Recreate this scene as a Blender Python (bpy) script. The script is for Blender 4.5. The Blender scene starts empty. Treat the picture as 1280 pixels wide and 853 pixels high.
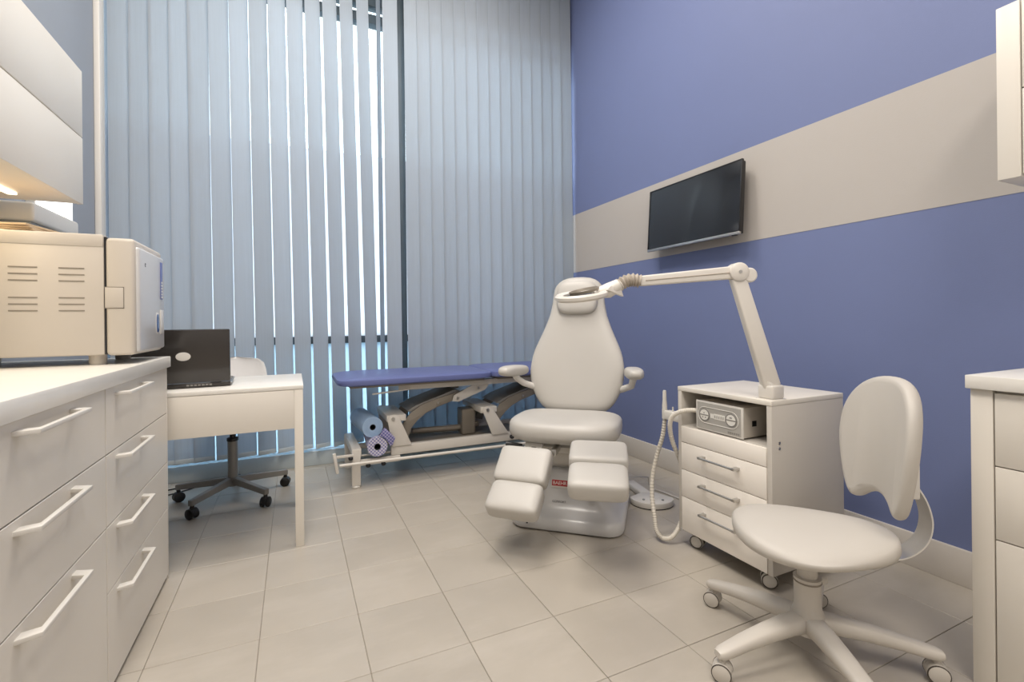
import bpy, bmesh, math, random
from mathutils import Vector, Matrix
random.seed(7)
S = bpy.context.scene
C = S.collection
PI = math.pi

# ------------------------------------------------------------------ camera
cam_d = bpy.data.cameras.new('camera')
cam = bpy.data.objects.new('camera', cam_d)
C.objects.link(cam)
cam_d.sensor_width = 36.0
cam_d.lens = 590.0 / 1280.0 * 36.0
cam_d.shift_y = -0.0196
cam_d.clip_start = 0.02
cam.location = (0, 0, 1.0)
cam.rotation_mode = 'QUATERNION'
cam.rotation_quaternion = (Matrix.Rotation(math.radians(-24.8), 4, 'Z') @ Matrix.Rotation(math.radians(90), 4, 'X')
                           @ Matrix.Rotation(math.radians(-0.6), 4, 'Z')).to_quaternion()
S.camera = cam

# ------------------------------------------------------------------ world, lights, exposure
S.view_settings.view_transform = 'Standard'
S.view_settings.look = 'None'
S.view_settings.gamma = 1.0
S.view_settings.use_curve_mapping = False
S.view_settings.exposure = 0.0
W = bpy.data.worlds.new('world')
S.world = W
W.use_nodes = True
bg = W.node_tree.nodes['Background']
bg.inputs['Color'].default_value = (0.86, 0.93, 1.0, 1)
bg.inputs['Strength'].default_value = 4.2


def area(name, loc, rot, sx, sy, power, col):
    l = bpy.data.lights.new(name, 'AREA')
    l.shape = 'RECTANGLE'
    l.size = sx
    l.size_y = sy
    l.energy = power
    l.color = col
    o = bpy.data.objects.new(name, l)
    o.location = loc
    o.rotation_euler = rot
    C.objects.link(o)
    return o


area('ceiling_panel_lamp', (0.15, 2.3, 3.93), (0, 0, 0), 0.6, 0.6, 30, (1.0, 0.93, 0.85))
area('ceiling_panel_lamp', (0.95, 2.3, 3.93), (0, 0, 0), 0.6, 0.6, 30, (1.0, 0.93, 0.85))
area('ceiling_panel_lamp', (-0.1, 0.9, 3.93), (0, 0, 0), 0.9, 1.2, 62, (1.0, 0.92, 0.83))
area('ceiling_panel_lamp', (0.2, -0.9, 3.93), (math.radians(12), 0, 0), 1.6, 0.8, 80, (1.0, 0.92, 0.83))


# ------------------------------------------------------------------ materials
def mat(name, col, rough=0.5, metal=0.0, noise=0.0, nscale=8.0, bump=0.0, bscale=60.0, rnd=0.0, emit=None, estr=1.0,
        spec=0.5, coat=0.0, trans=0.0, alpha=1.0):
    m = bpy.data.materials.new(name)
    m.use_nodes = True
    nt = m.node_tree
    b = nt.nodes['Principled BSDF']
    b.inputs['Base Color'].default_value = (*col, 1)
    b.inputs['Roughness'].default_value = rough
    b.inputs['Metallic'].default_value = metal
    b.inputs['Specular IOR Level'].default_value = spec
    b.inputs['Coat Weight'].default_value = coat
    b.inputs['Coat Roughness'].default_value = 0.12
    b.inputs['Transmission Weight'].default_value = trans
    tc = nt.nodes.new('ShaderNodeTexCoord')
    last = None
    if noise or rnd:
        n = nt.nodes.new('ShaderNodeTexNoise')
        n.inputs['Scale'].default_value = nscale
        n.inputs['Detail'].default_value = 6
        nt.links.new(tc.outputs['Object'], n.inputs['Vector'])
        hsv = nt.nodes.new('ShaderNodeHueSaturation')
        hsv.inputs['Color'].default_value = (*col, 1)
        mr = nt.nodes.new('ShaderNodeMapRange')
        mr.inputs['From Min'].default_value = 0.3
        mr.inputs['From Max'].default_value = 0.7
        mr.inputs['To Min'].default_value = 1 - noise
        mr.inputs['To Max'].default_value = 1 + noise
        nt.links.new(n.outputs['Fac'], mr.inputs['Value'])
        out = mr.outputs['Result']
        if rnd:
            oi = nt.nodes.new('ShaderNodeObjectInfo')
            m2 = nt.nodes.new('ShaderNodeMapRange')
            m2.inputs['To Min'].default_value = 1 - rnd
            m2.inputs['To Max'].default_value = 1 + rnd
            nt.links.new(oi.outputs['Random'], m2.inputs['Value'])
            mm = nt.nodes.new('ShaderNodeMath')
            mm.operation = 'MULTIPLY'
            nt.links.new(out, mm.inputs[0])
            nt.links.new(m2.outputs['Result'], mm.inputs[1])
            out = mm.outputs[0]
        nt.links.new(out, hsv.inputs['Value'])
        nt.links.new(hsv.outputs['Color'], b.inputs['Base Color'])
    if bump:
        n2 = nt.nodes.new('ShaderNodeTexNoise')
        n2.inputs['Scale'].default_value = bscale
        n2.inputs['Detail'].default_value = 4
        nt.links.new(tc.outputs['Object'], n2.inputs['Vector'])
        bp = nt.nodes.new('ShaderNodeBump')
        bp.inputs['Strength'].default_value = bump
        bp.inputs['Distance'].default_value = 0.002
        nt.links.new(n2.outputs['Fac'], bp.inputs['Height'])
        nt.links.new(bp.outputs['Normal'], b.inputs['Normal'])
    if emit:
        b.inputs['Emission Color'].default_value = (*emit, 1)
        b.inputs['Emission Strength'].default_value = estr
    return m


M = {}
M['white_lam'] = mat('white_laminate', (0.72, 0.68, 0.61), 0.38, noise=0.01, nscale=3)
M['worktop'] = mat('white_worktop', (0.77, 0.745, 0.69), 0.3, noise=0.02, nscale=14)
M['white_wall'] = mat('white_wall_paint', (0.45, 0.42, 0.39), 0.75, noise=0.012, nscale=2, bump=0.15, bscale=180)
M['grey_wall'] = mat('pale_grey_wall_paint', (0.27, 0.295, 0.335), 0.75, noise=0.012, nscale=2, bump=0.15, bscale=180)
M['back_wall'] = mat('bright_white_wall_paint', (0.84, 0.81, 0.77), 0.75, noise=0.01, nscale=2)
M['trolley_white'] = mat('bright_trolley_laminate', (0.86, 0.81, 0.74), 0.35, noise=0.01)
M['chair_white'] = mat('white_chair_shell', (0.82, 0.81, 0.80), 0.35, noise=0.01)
M['ceiling'] = mat('ceiling_paint', (0.86, 0.85, 0.83), 0.8, noise=0.01)
M['grout'] = mat('tile_grout', (0.31, 0.28, 0.24), 0.9, noise=0.08, nscale=30)
M['leather'] = mat('white_leatherette', (0.5, 0.48, 0.445), 0.42, noise=0.012, nscale=5, bump=0.12, bscale=320)
M['leather2'] = mat('cream_leatherette', (0.52, 0.49, 0.445), 0.5, noise=0.012, nscale=5, bump=0.12, bscale=320)
M['blue_leather'] = mat('blue_leatherette', (0.115, 0.14, 0.32), 0.4, noise=0.03, nscale=5, bump=0.12, bscale=320)
M['plastic'] = mat('white_plastic', (0.66, 0.635, 0.59), 0.35, noise=0.01, nscale=5)
M['cream_plastic'] = mat('cream_plastic', (0.52, 0.475, 0.415), 0.45, noise=0.01, nscale=5)
M['gloss_white'] = mat('glossy_white_shell', (0.56, 0.555, 0.55), 0.28, noise=0.01, nscale=5, coat=0.15)
M['cream_metal'] = mat('cream_powder_coat', (0.63, 0.595, 0.54), 0.4, noise=0.015, nscale=10)
M['alu'] = mat('bright_aluminium', (0.78, 0.78, 0.77), 0.33, 0.9, noise=0.02, nscale=30)
M['steel'] = mat('brushed_steel', (0.55, 0.54, 0.52), 0.3, 1.0, noise=0.03, nscale=30)
M['grey_metal'] = mat('grey_painted_steel', (0.27, 0.26, 0.24), 0.45, 0.3, noise=0.03, nscale=12)
M['taupe'] = mat('taupe_steel_arm', (0.25, 0.22, 0.18), 0.45, 0.2, noise=0.05, nscale=9)
M['black'] = mat('black_plastic', (0.012, 0.012, 0.013), 0.4, noise=0.05)
M['laptop'] = mat('black_laptop_shell', (0.03, 0.026, 0.024), 0.22, noise=0.08, nscale=4, coat=0.3)
M['screen'] = mat('television_glass', (0.012, 0.014, 0.018), 0.16, noise=0.02, spec=0.7)
M['mull'] = mat('grey_aluminium_frame', (0.075, 0.10, 0.12), 0.5, 0.2, noise=0.05)
M['sill'] = mat('pale_sill', (0.52, 0.58, 0.61), 0.6, noise=0.03)
M['bb'] = mat('baseboard_white', (0.62, 0.58, 0.53), 0.45, noise=0.01)
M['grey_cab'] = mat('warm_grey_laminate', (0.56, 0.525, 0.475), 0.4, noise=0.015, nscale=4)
M['panel_grey'] = mat('device_panel_grey', (0.40, 0.385, 0.355), 0.4, noise=0.03, nscale=8)
M['pale_text'] = mat('pale_print', (0.75, 0.73, 0.68), 0.5, noise=0.01)
M['dark_text'] = mat('dark_print', (0.10, 0.10, 0.11), 0.5, noise=0.01)
M['red'] = mat('red_badge', (0.38, 0.02, 0.025), 0.35, noise=0.02)
M['blue_print'] = mat('blue_panel_print', (0.10, 0.13, 0.35), 0.35, noise=0.1, nscale=30)
M['display'] = mat('blue_display', (0.05, 0.10, 0.25), 0.12, noise=0.3, nscale=30)
M['hose'] = mat('cream_hose', (0.66, 0.62, 0.55), 0.45, noise=0.01)
M['hose_groove'] = mat('hose_groove_grey', (0.36, 0.33, 0.28), 0.55, noise=0.01)
M['lampwhite'] = mat('lamp_white_plastic', (0.7, 0.665, 0.61), 0.3, noise=0.01)
M['spring'] = mat('beige_bellows', (0.42, 0.37, 0.31), 0.6, noise=0.03)
M['lens'] = mat('smoked_lens', (0.07, 0.065, 0.05), 0.12, noise=0.02, spec=0.8)
M['glow'] = mat('lit_diffuser', (1, 1, 1), 0.5, noise=0.005, emit=(1, 0.98, 0.95), estr=3.0)
M['led'] = mat('lit_led_strip', (1, 1, 1), 0.5, noise=0.005, emit=(1, 0.86, 0.62), estr=2.5)
M['kraft'] = mat('kraft_paper', (0.50, 0.38, 0.25), 0.8, noise=0.08, nscale=12)
M['grey_plastic'] = mat('grey_plastic', (0.22, 0.235, 0.235), 0.5, noise=0.03)
M['blue_roll'] = mat('pale_blue_paper', (0.33, 0.46, 0.64), 0.85, noise=0.04, nscale=25, bump=0.3, bscale=90)
M['weight'] = mat('clear_white_weight', (0.5, 0.56, 0.6), 0.3, noise=0.02)
M['ground'] = mat('pale_paving_outside', (0.45, 0.47, 0.48), 0.85, noise=0.08, nscale=3)
M['facade'] = mat('pale_facade_outside', (0.5, 0.58, 0.66), 0.85, noise=0.06, nscale=1.5)
M['tyre'] = mat('dark_castor_ring', (0.06, 0.05, 0.04), 0.6, noise=0.02)
M['stool'] = mat('cream_stool_plastic', (0.56, 0.525, 0.475), 0.4, noise=0.012, nscale=6, bump=0.05, bscale=200)


def slat_mat():
    m = bpy.data.materials.new('blind_fabric')
    m.use_nodes = True
    nt = m.node_tree
    nt.nodes.clear()
    o = nt.nodes.new('ShaderNodeOutputMaterial')
    d = nt.nodes.new('ShaderNodeBsdfDiffuse')
    t = nt.nodes.new('ShaderNodeBsdfTranslucent')
    mx = nt.nodes.new('ShaderNodeMixShader')
    mx.inputs[0].default_value = 0.44
    tc = nt.nodes.new('ShaderNodeTexCoord')
    mp = nt.nodes.new('ShaderNodeMapping')
    mp.inputs['Scale'].default_value = (260, 260, 3)
    n = nt.nodes.new('ShaderNodeTexNoise')
    n.inputs['Scale'].default_value = 1.0
    n.inputs['Detail'].default_value = 3
    nt.links.new(tc.outputs['Object'], mp.inputs['Vector'])
    nt.links.new(mp.outputs['Vector'], n.inputs['Vector'])
    mr = nt.nodes.new('ShaderNodeMapRange')
    mr.inputs['To Min'].default_value = 0.94
    mr.inputs['To Max'].default_value = 1.06
    nt.links.new(n.outputs['Fac'], mr.inputs['Value'])
    oi = nt.nodes.new('ShaderNodeObjectInfo')
    m2 = nt.nodes.new('ShaderNodeMapRange')
    m2.inputs['To Min'].default_value = 0.96
    m2.inputs['To Max'].default_value = 1.04
    nt.links.new(oi.outputs['Random'], m2.inputs['Value'])
    mm = nt.nodes.new('ShaderNodeMath')
    mm.operation = 'MULTIPLY'
    nt.links.new(mr.outputs['Result'], mm.inputs[0])
    nt.links.new(m2.outputs['Result'], mm.inputs[1])
    hsv = nt.nodes.new('ShaderNodeHueSaturation')
    hsv.inputs['Color'].default_value = (0.505, 0.555, 0.605, 1)
    nt.links.new(mm.outputs[0], hsv.inputs['Value'])
    nt.links.new(hsv.outputs['Color'], d.inputs['Color'])
    nt.links.new(hsv.outputs['Color'], t.inputs['Color'])
    nt.links.new(d.outputs[0], mx.inputs[1])
    nt.links.new(t.outputs[0], mx.inputs[2])
    nt.links.new(mx.outputs[0], o.inputs[0])
    return m


def film_mat(name, col, fac=0.75):
    m = bpy.data.materials.new(name)
    m.use_nodes = True
    nt = m.node_tree
    nt.nodes.clear()
    o = nt.nodes.new('ShaderNodeOutputMaterial')
    d = nt.nodes.new('ShaderNodeBsdfDiffuse')
    t = nt.nodes.new('ShaderNodeBsdfTranslucent')
    mx = nt.nodes.new('ShaderNodeMixShader')
    mx.inputs[0].default_value = fac
    n = nt.nodes.new('ShaderNodeTexNoise')
    n.inputs['Scale'].default_value = 2
    hsv = nt.nodes.new('ShaderNodeHueSaturation')
    hsv.inputs['Color'].default_value = (*col, 1)
    mr = nt.nodes.new('ShaderNodeMapRange')
    mr.inputs['To Min'].default_value = 0.97
    mr.inputs['To Max'].default_value = 1.03
    nt.links.new(n.outputs['Fac'], mr.inputs['Value'])
    nt.links.new(mr.outputs['Result'], hsv.inputs['Value'])
    nt.links.new(hsv.outputs['Color'], d.inputs['Color'])
    nt.links.new(hsv.outputs['Color'], t.inputs['Color'])
    nt.links.new(d.outputs[0], mx.inputs[1])
    nt.links.new(t.outputs[0], mx.inputs[2])
    nt.links.new(mx.outputs[0], o.inputs[0])
    return m


def clear_glass():
    m = bpy.data.materials.new('clear_glass')
    m.use_nodes = True
    nt = m.node_tree
    nt.nodes.clear()
    o = nt.nodes.new('ShaderNodeOutputMaterial')
    t = nt.nodes.new('ShaderNodeBsdfTransparent')
    t.inputs['Color'].default_value = (0.9, 0.95, 0.96, 1)
    g = nt.nodes.new('ShaderNodeBsdfGlossy')
    g.inputs['Roughness'].default_value = 0.03
    mx = nt.nodes.new('ShaderNodeMixShader')
    mx.inputs[0].default_value = 0.06
    nt.links.new(t.outputs[0], mx.inputs[1])
    nt.links.new(g.outputs[0], mx.inputs[2])
    nt.links.new(mx.outputs[0], o.inputs[0])
    return m


def tile_mat():
    m = mat('beige_floor_tile', (0.41, 0.372, 0.318), 0.36, noise=0.05, nscale=3.5, rnd=0.035, bump=0.08, bscale=40)
    nt = m.node_tree
    b = nt.nodes['Principled BSDF']
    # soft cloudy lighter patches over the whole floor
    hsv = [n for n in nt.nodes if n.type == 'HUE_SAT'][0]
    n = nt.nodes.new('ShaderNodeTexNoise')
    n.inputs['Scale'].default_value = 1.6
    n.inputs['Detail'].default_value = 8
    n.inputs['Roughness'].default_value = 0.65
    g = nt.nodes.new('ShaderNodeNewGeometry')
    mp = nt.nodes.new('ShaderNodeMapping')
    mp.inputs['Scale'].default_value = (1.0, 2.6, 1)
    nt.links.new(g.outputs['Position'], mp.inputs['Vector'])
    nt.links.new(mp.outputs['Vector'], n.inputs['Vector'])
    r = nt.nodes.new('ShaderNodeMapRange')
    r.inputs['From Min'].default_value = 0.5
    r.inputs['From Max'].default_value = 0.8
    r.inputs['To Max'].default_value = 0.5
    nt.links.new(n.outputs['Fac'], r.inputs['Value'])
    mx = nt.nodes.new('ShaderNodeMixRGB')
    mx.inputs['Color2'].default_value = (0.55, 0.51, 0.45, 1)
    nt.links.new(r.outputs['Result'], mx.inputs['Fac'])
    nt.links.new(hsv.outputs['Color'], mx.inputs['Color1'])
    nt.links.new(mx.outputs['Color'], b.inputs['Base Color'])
    return m


def checker_paper(c1=(0.62, 0.60, 0.66, 1), c2=(0.22, 0.22, 0.44, 1)):
    m = mat('purple_checked_paper', (0.6, 0.58, 0.66), 0.85)
    nt = m.node_tree
    b = nt.nodes['Principled BSDF']
    tc = nt.nodes.new('ShaderNodeTexCoord')
    c = nt.nodes.new('ShaderNodeTexChecker')
    c.inputs['Scale'].default_value = 95
    c.inputs['Color1'].default_value = c1
    c.inputs['Color2'].default_value = c2
    nt.links.new(tc.outputs['Object'], c.inputs['Vector'])
    nt.links.new(c.outputs['Color'], b.inputs['Base Color'])
    return m


M['slat'] = slat_mat()
M['film'] = film_mat('frosted_white_film', (0.80, 0.84, 0.88), 0.76)
M['film_blue'] = film_mat('pale_blue_film', (0.62, 0.75, 0.83), 0.75)
M['glass'] = clear_glass()
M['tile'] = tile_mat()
M['checked'] = checker_paper()
M['checked_dark'] = checker_paper((0.36, 0.34, 0.50, 1), (0.10, 0.10, 0.30, 1))


def wall_stripe_mat():
    """blue painted wall with one painted white band (a paint boundary in world height)"""
    m = mat('blue_wall_paint', (0.152, 0.188, 0.350), 0.6, noise=0.015, nscale=2, bump=0.15, bscale=180)
    return m


M['bluewall'] = wall_stripe_mat()


# ------------------------------------------------------------------ mesh helpers
def bm_box(bm, x0, y0, z0, x1, y1, z1, bev=0.0, seg=2):
    r = bmesh.ops.create_cube(bm, size=1.0)
    vs = r['verts']
    for v in vs:
        v.co = Vector(((x0 + x1) / 2 + v.co.x * (x1 - x0), (y0 + y1) / 2 + v.co.y * (y1 - y0), (z0 + z1) / 2 + v.co.z * (z1 - z0)))
    if bev > 0:
        es = set()
        for v in vs:
            for e in v.link_edges:
                es.add(e)
        bmesh.ops.bevel(bm, geom=list(es), offset=bev, segments=seg, affect='EDGES', profile=0.5)
    return bm


def box(x0, y0, z0, x1, y1, z1, bev=0.0, seg=2):
    return bm_box(bmesh.new(), min(x0, x1), min(y0, y1), min(z0, z1), max(x0, x1), max(y0, y1), max(z0, z1), bev, seg)


def frame_of(d):
    d = d.normalized()
    u = Vector((0, 0, 1)) if abs(d.z) < 0.9 else Vector((1, 0, 0))
    a = d.cross(u).normalized()
    b = a.cross(d).normalized()
    return a, b


def bm_loft(bm, rings, cap=True, closed=True):
    vr = [[bm.verts.new(p) for p in r] for r in rings]
    n = len(rings[0])
    for i in range(len(vr) - 1):
        for j in range(n if closed else n - 1):
            k = (j + 1) % n
            bm.faces.new((vr[i][j], vr[i][k], vr[i + 1][k], vr[i + 1][j]))
    if cap:
        bm.faces.new(list(reversed(vr[0])))
        bm.faces.new(vr[-1])
    bmesh.ops.recalc_face_normals(bm, faces=bm.faces[:])
    return bm


def bm_tube(bm, pts, r, n=10, cap=True):
    pts = [Vector(p) for p in pts]
    rs = r if isinstance(r, (list, tuple)) else [r] * len(pts)
    rings = []
    a = None
    for i, p in enumerate(pts):
        if i == 0:
            d = pts[1] - p
        elif i == len(pts) - 1:
            d = p - pts[i - 1]
        else:
            d = (pts[i + 1] - p).normalized() + (p - pts[i - 1]).normalized()
        d.normalize()
        if a is None:
            a, b = frame_of(d)
        else:
            a = (a - d * a.dot(d)).normalized()
            b = a.cross(d).normalized()
        rings.append([p + (a * math.cos(2 * PI * k / n) + b * math.sin(2 * PI * k / n)) * rs[i] for k in range(n)])
    return bm_loft(bm, rings, cap)


def tube(pts, r, n=10):
    return bm_tube(bmesh.new(), pts, r, n)


def cyl(p0, p1, r, n=20, r2=None):
    return tube([p0, p1], [r, r if r2 is None else r2], n)


def bm_lathe(bm, prof, cx=0, cy=0, n=28):
    rings = [[Vector((cx + r * math.cos(2 * PI * k / n), cy + r * math.sin(2 * PI * k / n), z)) for k in range(n)] for r, z in prof]
    return bm_loft(bm, rings)


def lathe(prof, cx=0, cy=0, n=28):
    return bm_lathe(bmesh.new(), prof, cx, cy, n)


def bm_prism(bm, poly, h0, h1, axis='Z', bev=0.0):
    def mk(p, h):
        if axis == 'Z':
            return (p[0], p[1], h)
        if axis == 'Y':
            return (p[0], h, p[1])
        return (h, p[0], p[1])
    a = [bm.verts.new(mk(p, h0)) for p in poly]
    b = [bm.verts.new(mk(p, h1)) for p in poly]
    n = len(poly)
    fs = [bm.faces.new(a), bm.faces.new(list(reversed(b)))]
    for i in range(n):
        j = (i + 1) % n
        fs.append(bm.faces.new((a[i], a[j], b[j], b[i])))
    bmesh.ops.recalc_face_normals(bm, faces=bm.faces[:])
    if bev > 0:
        es = set(e for v in a + b for e in v.link_edges)
        bmesh.ops.bevel(bm, geom=list(es), offset=bev, segments=2, affect='EDGES', profile=0.5)
    return bm


def prism(poly, h0, h1, axis='Z', bev=0.0):
    return bm_prism(bmesh.new(), poly, h0, h1, axis, bev)


def spow(c, e):
    return math.copysign(abs(c) ** e, c)


def superq(a, b, c, e1=0.4, e2=0.4, nu=40, nv=20, sag=0.0):
    """rounded cushion, half sizes a b c, exponents e1 (profile) e2 (plan)"""
    bm = bmesh.new()
    rings = []
    for i in range(1, nv):
        t = -PI / 2 + PI * i / nv
        ct, st = spow(math.cos(t), e1), spow(math.sin(t), e1)
        ring = []
        for k in range(nu):
            p = 2 * PI * k / nu
            x = a * ct * spow(math.cos(p), e2)
            y = b * ct * spow(math.sin(p), e2)
            z = c * st
            if sag:
                z -= sag * (1 - (x / a) ** 2) * (0.5 + 0.5 * st)
            ring.append((x, y, z))
        rings.append(ring)
    return bm_loft(bm, rings)


def spline(pts, n=12):
    P = [Vector(p) for p in pts]
    P = [P[0] * 2 - P[1]] + P + [P[-1] * 2 - P[-2]]
    out = []
    for i in range(1, len(P) - 2):
        for k in range(n):
            u = k / n
            a, b, c, d = P[i - 1], P[i], P[i + 1], P[i + 2]
            out.append(0.5 * ((2 * b) + (c - a) * u + (2 * a - 5 * b + 4 * c - d) * u * u + (3 * b - a - 3 * c + d) * u ** 3))
    out.append(P[-2])
    return out


def xf(bm, mtx):
    bmesh.ops.transform(bm, matrix=mtx, verts=bm.verts[:])
    return bm


def T(x, y, z):
    return Matrix.Translation((x, y, z))


def RX(d):
    return Matrix.Rotation(math.radians(d), 4, 'X')


def RY(d):
    return Matrix.Rotation(math.radians(d), 4, 'Y')


def RZ(d):
    return Matrix.Rotation(math.radians(d), 4, 'Z')


def obj(name, bm, m, parent=None, label=None, smooth=35, bev=0, stuff=False):
    me = bpy.data.meshes.new(name)
    bm.normal_update()
    bm.to_mesh(me)
    bm.free()
    me.materials.append(M[m] if isinstance(m, str) else m)
    if smooth:
        me.shade_smooth()
        me.set_sharp_from_angle(angle=math.radians(smooth))
    o = bpy.data.objects.new(name, me)
    C.objects.link(o)
    if parent:
        o.parent = parent
    if label:
        o['label'] = label
    if stuff:
        o['kind'] = 'stuff'
    if bev:
        md = o.modifiers.new('bevel', 'BEVEL')
        md.width = bev
        md.segments = 2
    return o


def thing(name, label, cat, loc=(0, 0, 0), rz=0, group=None):
    o = bpy.data.objects.new(name, None)
    o.empty_display_size = 0.05
    C.objects.link(o)
    o.location = loc
    o.rotation_euler = (0, 0, math.radians(rz))
    o['label'] = label
    o['category'] = cat
    if group:
        o['group'] = group
    return o


def tag(o, label, cat, group=None):
    o['label'] = label
    o['category'] = cat
    if group:
        o['group'] = group
    return o


def struct(name, bm, m, parent=None, label=None, smooth=35):
    o = obj(name, bm, m, parent, label, smooth)
    if not parent:
        o['kind'] = 'structure'
    return o


def text(name, body, size, mtx, m, parent, ext=0.0004):
    cu = bpy.data.curves.new(name, 'FONT')
    cu.body = body
    cu.size = size
    cu.extrude = ext
    cu.align_x = 'CENTER'
    cu.align_y = 'CENTER'
    to = bpy.data.objects.new(name, cu)
    C.objects.link(to)
    dg = bpy.context.evaluated_depsgraph_get()
    me = bpy.data.meshes.new_from_object(to.evaluated_get(dg))
    bpy.data.objects.remove(to)
    me.name = name
    me.transform(mtx)
    me.materials.clear()
    me.materials.append(M[m])
    o = bpy.data.objects.new(name, me)
    C.objects.link(o)
    o.parent = parent
    return o


def dup(root, loc=None, rz=None, label=None):
    r = root.copy()
    C.objects.link(r)
    if loc is not None:
        r.location = loc
    if rz is not None:
        r.rotation_euler = (0, 0, math.radians(rz))
    if label:
        r['label'] = label
    for ch in list(root.children):
        c = ch.copy()
        C.objects.link(c)
        c.parent = r
        for g in ch.children:
            d = g.copy()
            C.objects.link(d)
            d.parent = c
    return r


# ================================================================== SETTING
WX0, WX1, WY0, WY1, CZ = -1.0, 2.25, -1.6, 3.62, 3.97

# floor: grout bed + individual tiles 0.3 m
fl = struct('floor', box(WX0, WY0, -0.06, WX1, WY1, -0.004), 'grout', smooth=0)
fl['label'] = 'beige stone-look tiled floor'
px, g = 0.2985, 0.0018
tile_me = {}
xs = [-0.108 + px * k for k in range(-4, 9)]
ys = [1.6965 + 0.303 * k for k in range(-11, 8)]
for i in range(len(xs) - 1):
    for j in range(len(ys) - 1):
        x0, x1 = max(xs[i], WX0), min(xs[i + 1], WX1)
        y0, y1 = max(ys[j], WY0), min(ys[j + 1], WY1 - 0.02)
        if x1 - x0 < 0.02 or y1 - y0 < 0.02:
            continue
        key = (round(x1 - x0, 3), round(y1 - y0, 3))
        if key not in tile_me:
            w, d = x1 - x0 - g, y1 - y0 - g
            bm = box(-w / 2, -d / 2, -0.008, w / 2, d / 2, 0.0, 0.0012, 1)
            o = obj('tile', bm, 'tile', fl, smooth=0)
            tile_me[key] = o.data
        else:
            o = bpy.data.objects.new('tile', tile_me[key])
            C.objects.link(o)
            o.parent = fl
        o.location = ((x0 + x1) / 2, (y0 + y1) / 2, random.uniform(-0.0004, 0.0))

struct('ceiling', box(WX0, WY0, CZ, WX1, WY1, CZ + 0.1), 'ceiling', smooth=0)
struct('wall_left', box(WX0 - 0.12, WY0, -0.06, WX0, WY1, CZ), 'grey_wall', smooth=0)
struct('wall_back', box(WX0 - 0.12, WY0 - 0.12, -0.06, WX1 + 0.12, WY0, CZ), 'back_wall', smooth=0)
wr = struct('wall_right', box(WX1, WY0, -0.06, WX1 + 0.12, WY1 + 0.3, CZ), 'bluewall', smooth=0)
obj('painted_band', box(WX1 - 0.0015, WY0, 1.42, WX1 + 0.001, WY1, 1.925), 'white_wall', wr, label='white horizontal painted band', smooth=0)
struct('baseboard_right', box(WX1 - 0.014, WY0, 0, WX1, WY1, 0.135, 0.002), 'bb')
struct('baseboard_left', box(WX0, 2.3, 0, WX0 + 0.014, WY1 - 0.02, 0.1, 0.002), 'bb')

# window wall: head above, low sill below, side jambs
struct('wall_window', box(WX0 - 0.12, WY1 + 0.0, 3.75, WX1 + 0.12, WY1 + 0.3, CZ), 'grey_wall', smooth=0)
struct('trim_1', box(WX0, WY1 - 0.03, 0, WX1, WY1 + 0.3, 0.10, 0.003), 'sill', label='low pale sill strip under the window')
struct('trim_2', prism([(-1.0, 3.355), (-0.972, 3.355), (-0.972, 3.43), (-1.0, 3.43)], 0.0, CZ, 'Z', 0.004), 'plastic',
       label='white vertical trim strip beside the blinds')
win = bpy.data.objects.new('window_1', None)
C.objects.link(win)
win['kind'] = 'structure'
win['label'] = 'tall glazed window wall behind the vertical blinds'
fy0, fy1 = 3.625, 3.70
for (a, b) in ((WX0, WX0 + 0.05), (0.735, 0.79), (WX1 - 0.05, WX1)):
    obj('mullion', box(a, fy0, 0.05, b, fy1, 3.75, 0.003), 'mull', win)
spans = [(WX0 + 0.05, 0.735), (0.79, WX1 - 0.05)]
for (a, b) in spans:
    obj('transom', box(a, fy0, 0.852, b, fy1, 0.903, 0.002), 'mull', win)
    obj('transom', box(a, fy0, 3.23, b, fy1, 3.30, 0.002), 'mull', win)
    obj('transom', box(a, fy0, 3.36, b, fy1, 3.75, 0.002), 'mull', win)
    obj('pane', box(a, 3.655, 0.09, b, 3.665, 0.852), 'film_blue', win, label='pale blue frosted lower pane', smooth=0)
    obj('pane', box(a, 3.655, 0.903, b, 3.665, 2.245), 'film', win, label='frosted white middle pane', smooth=0)
    obj('pane', box(a, 3.655, 2.245, b, 3.665, 3.23), 'glass', win, label='clear upper pane', smooth=0)
    obj('pane', box(a, 3.655, 3.30, b, 3.665, 3.36), 'glass', win, label='clear narrow top pane', smooth=0)

# pavement outside
gr = obj('pavement', box(-12, WY1 + 0.3, -0.2, 14, 22, -0.1), 'ground', smooth=0)
gr['kind'] = 'structure'


# ================================================================== BLINDS
BY = 3.53
slat_cache = {}


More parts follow.
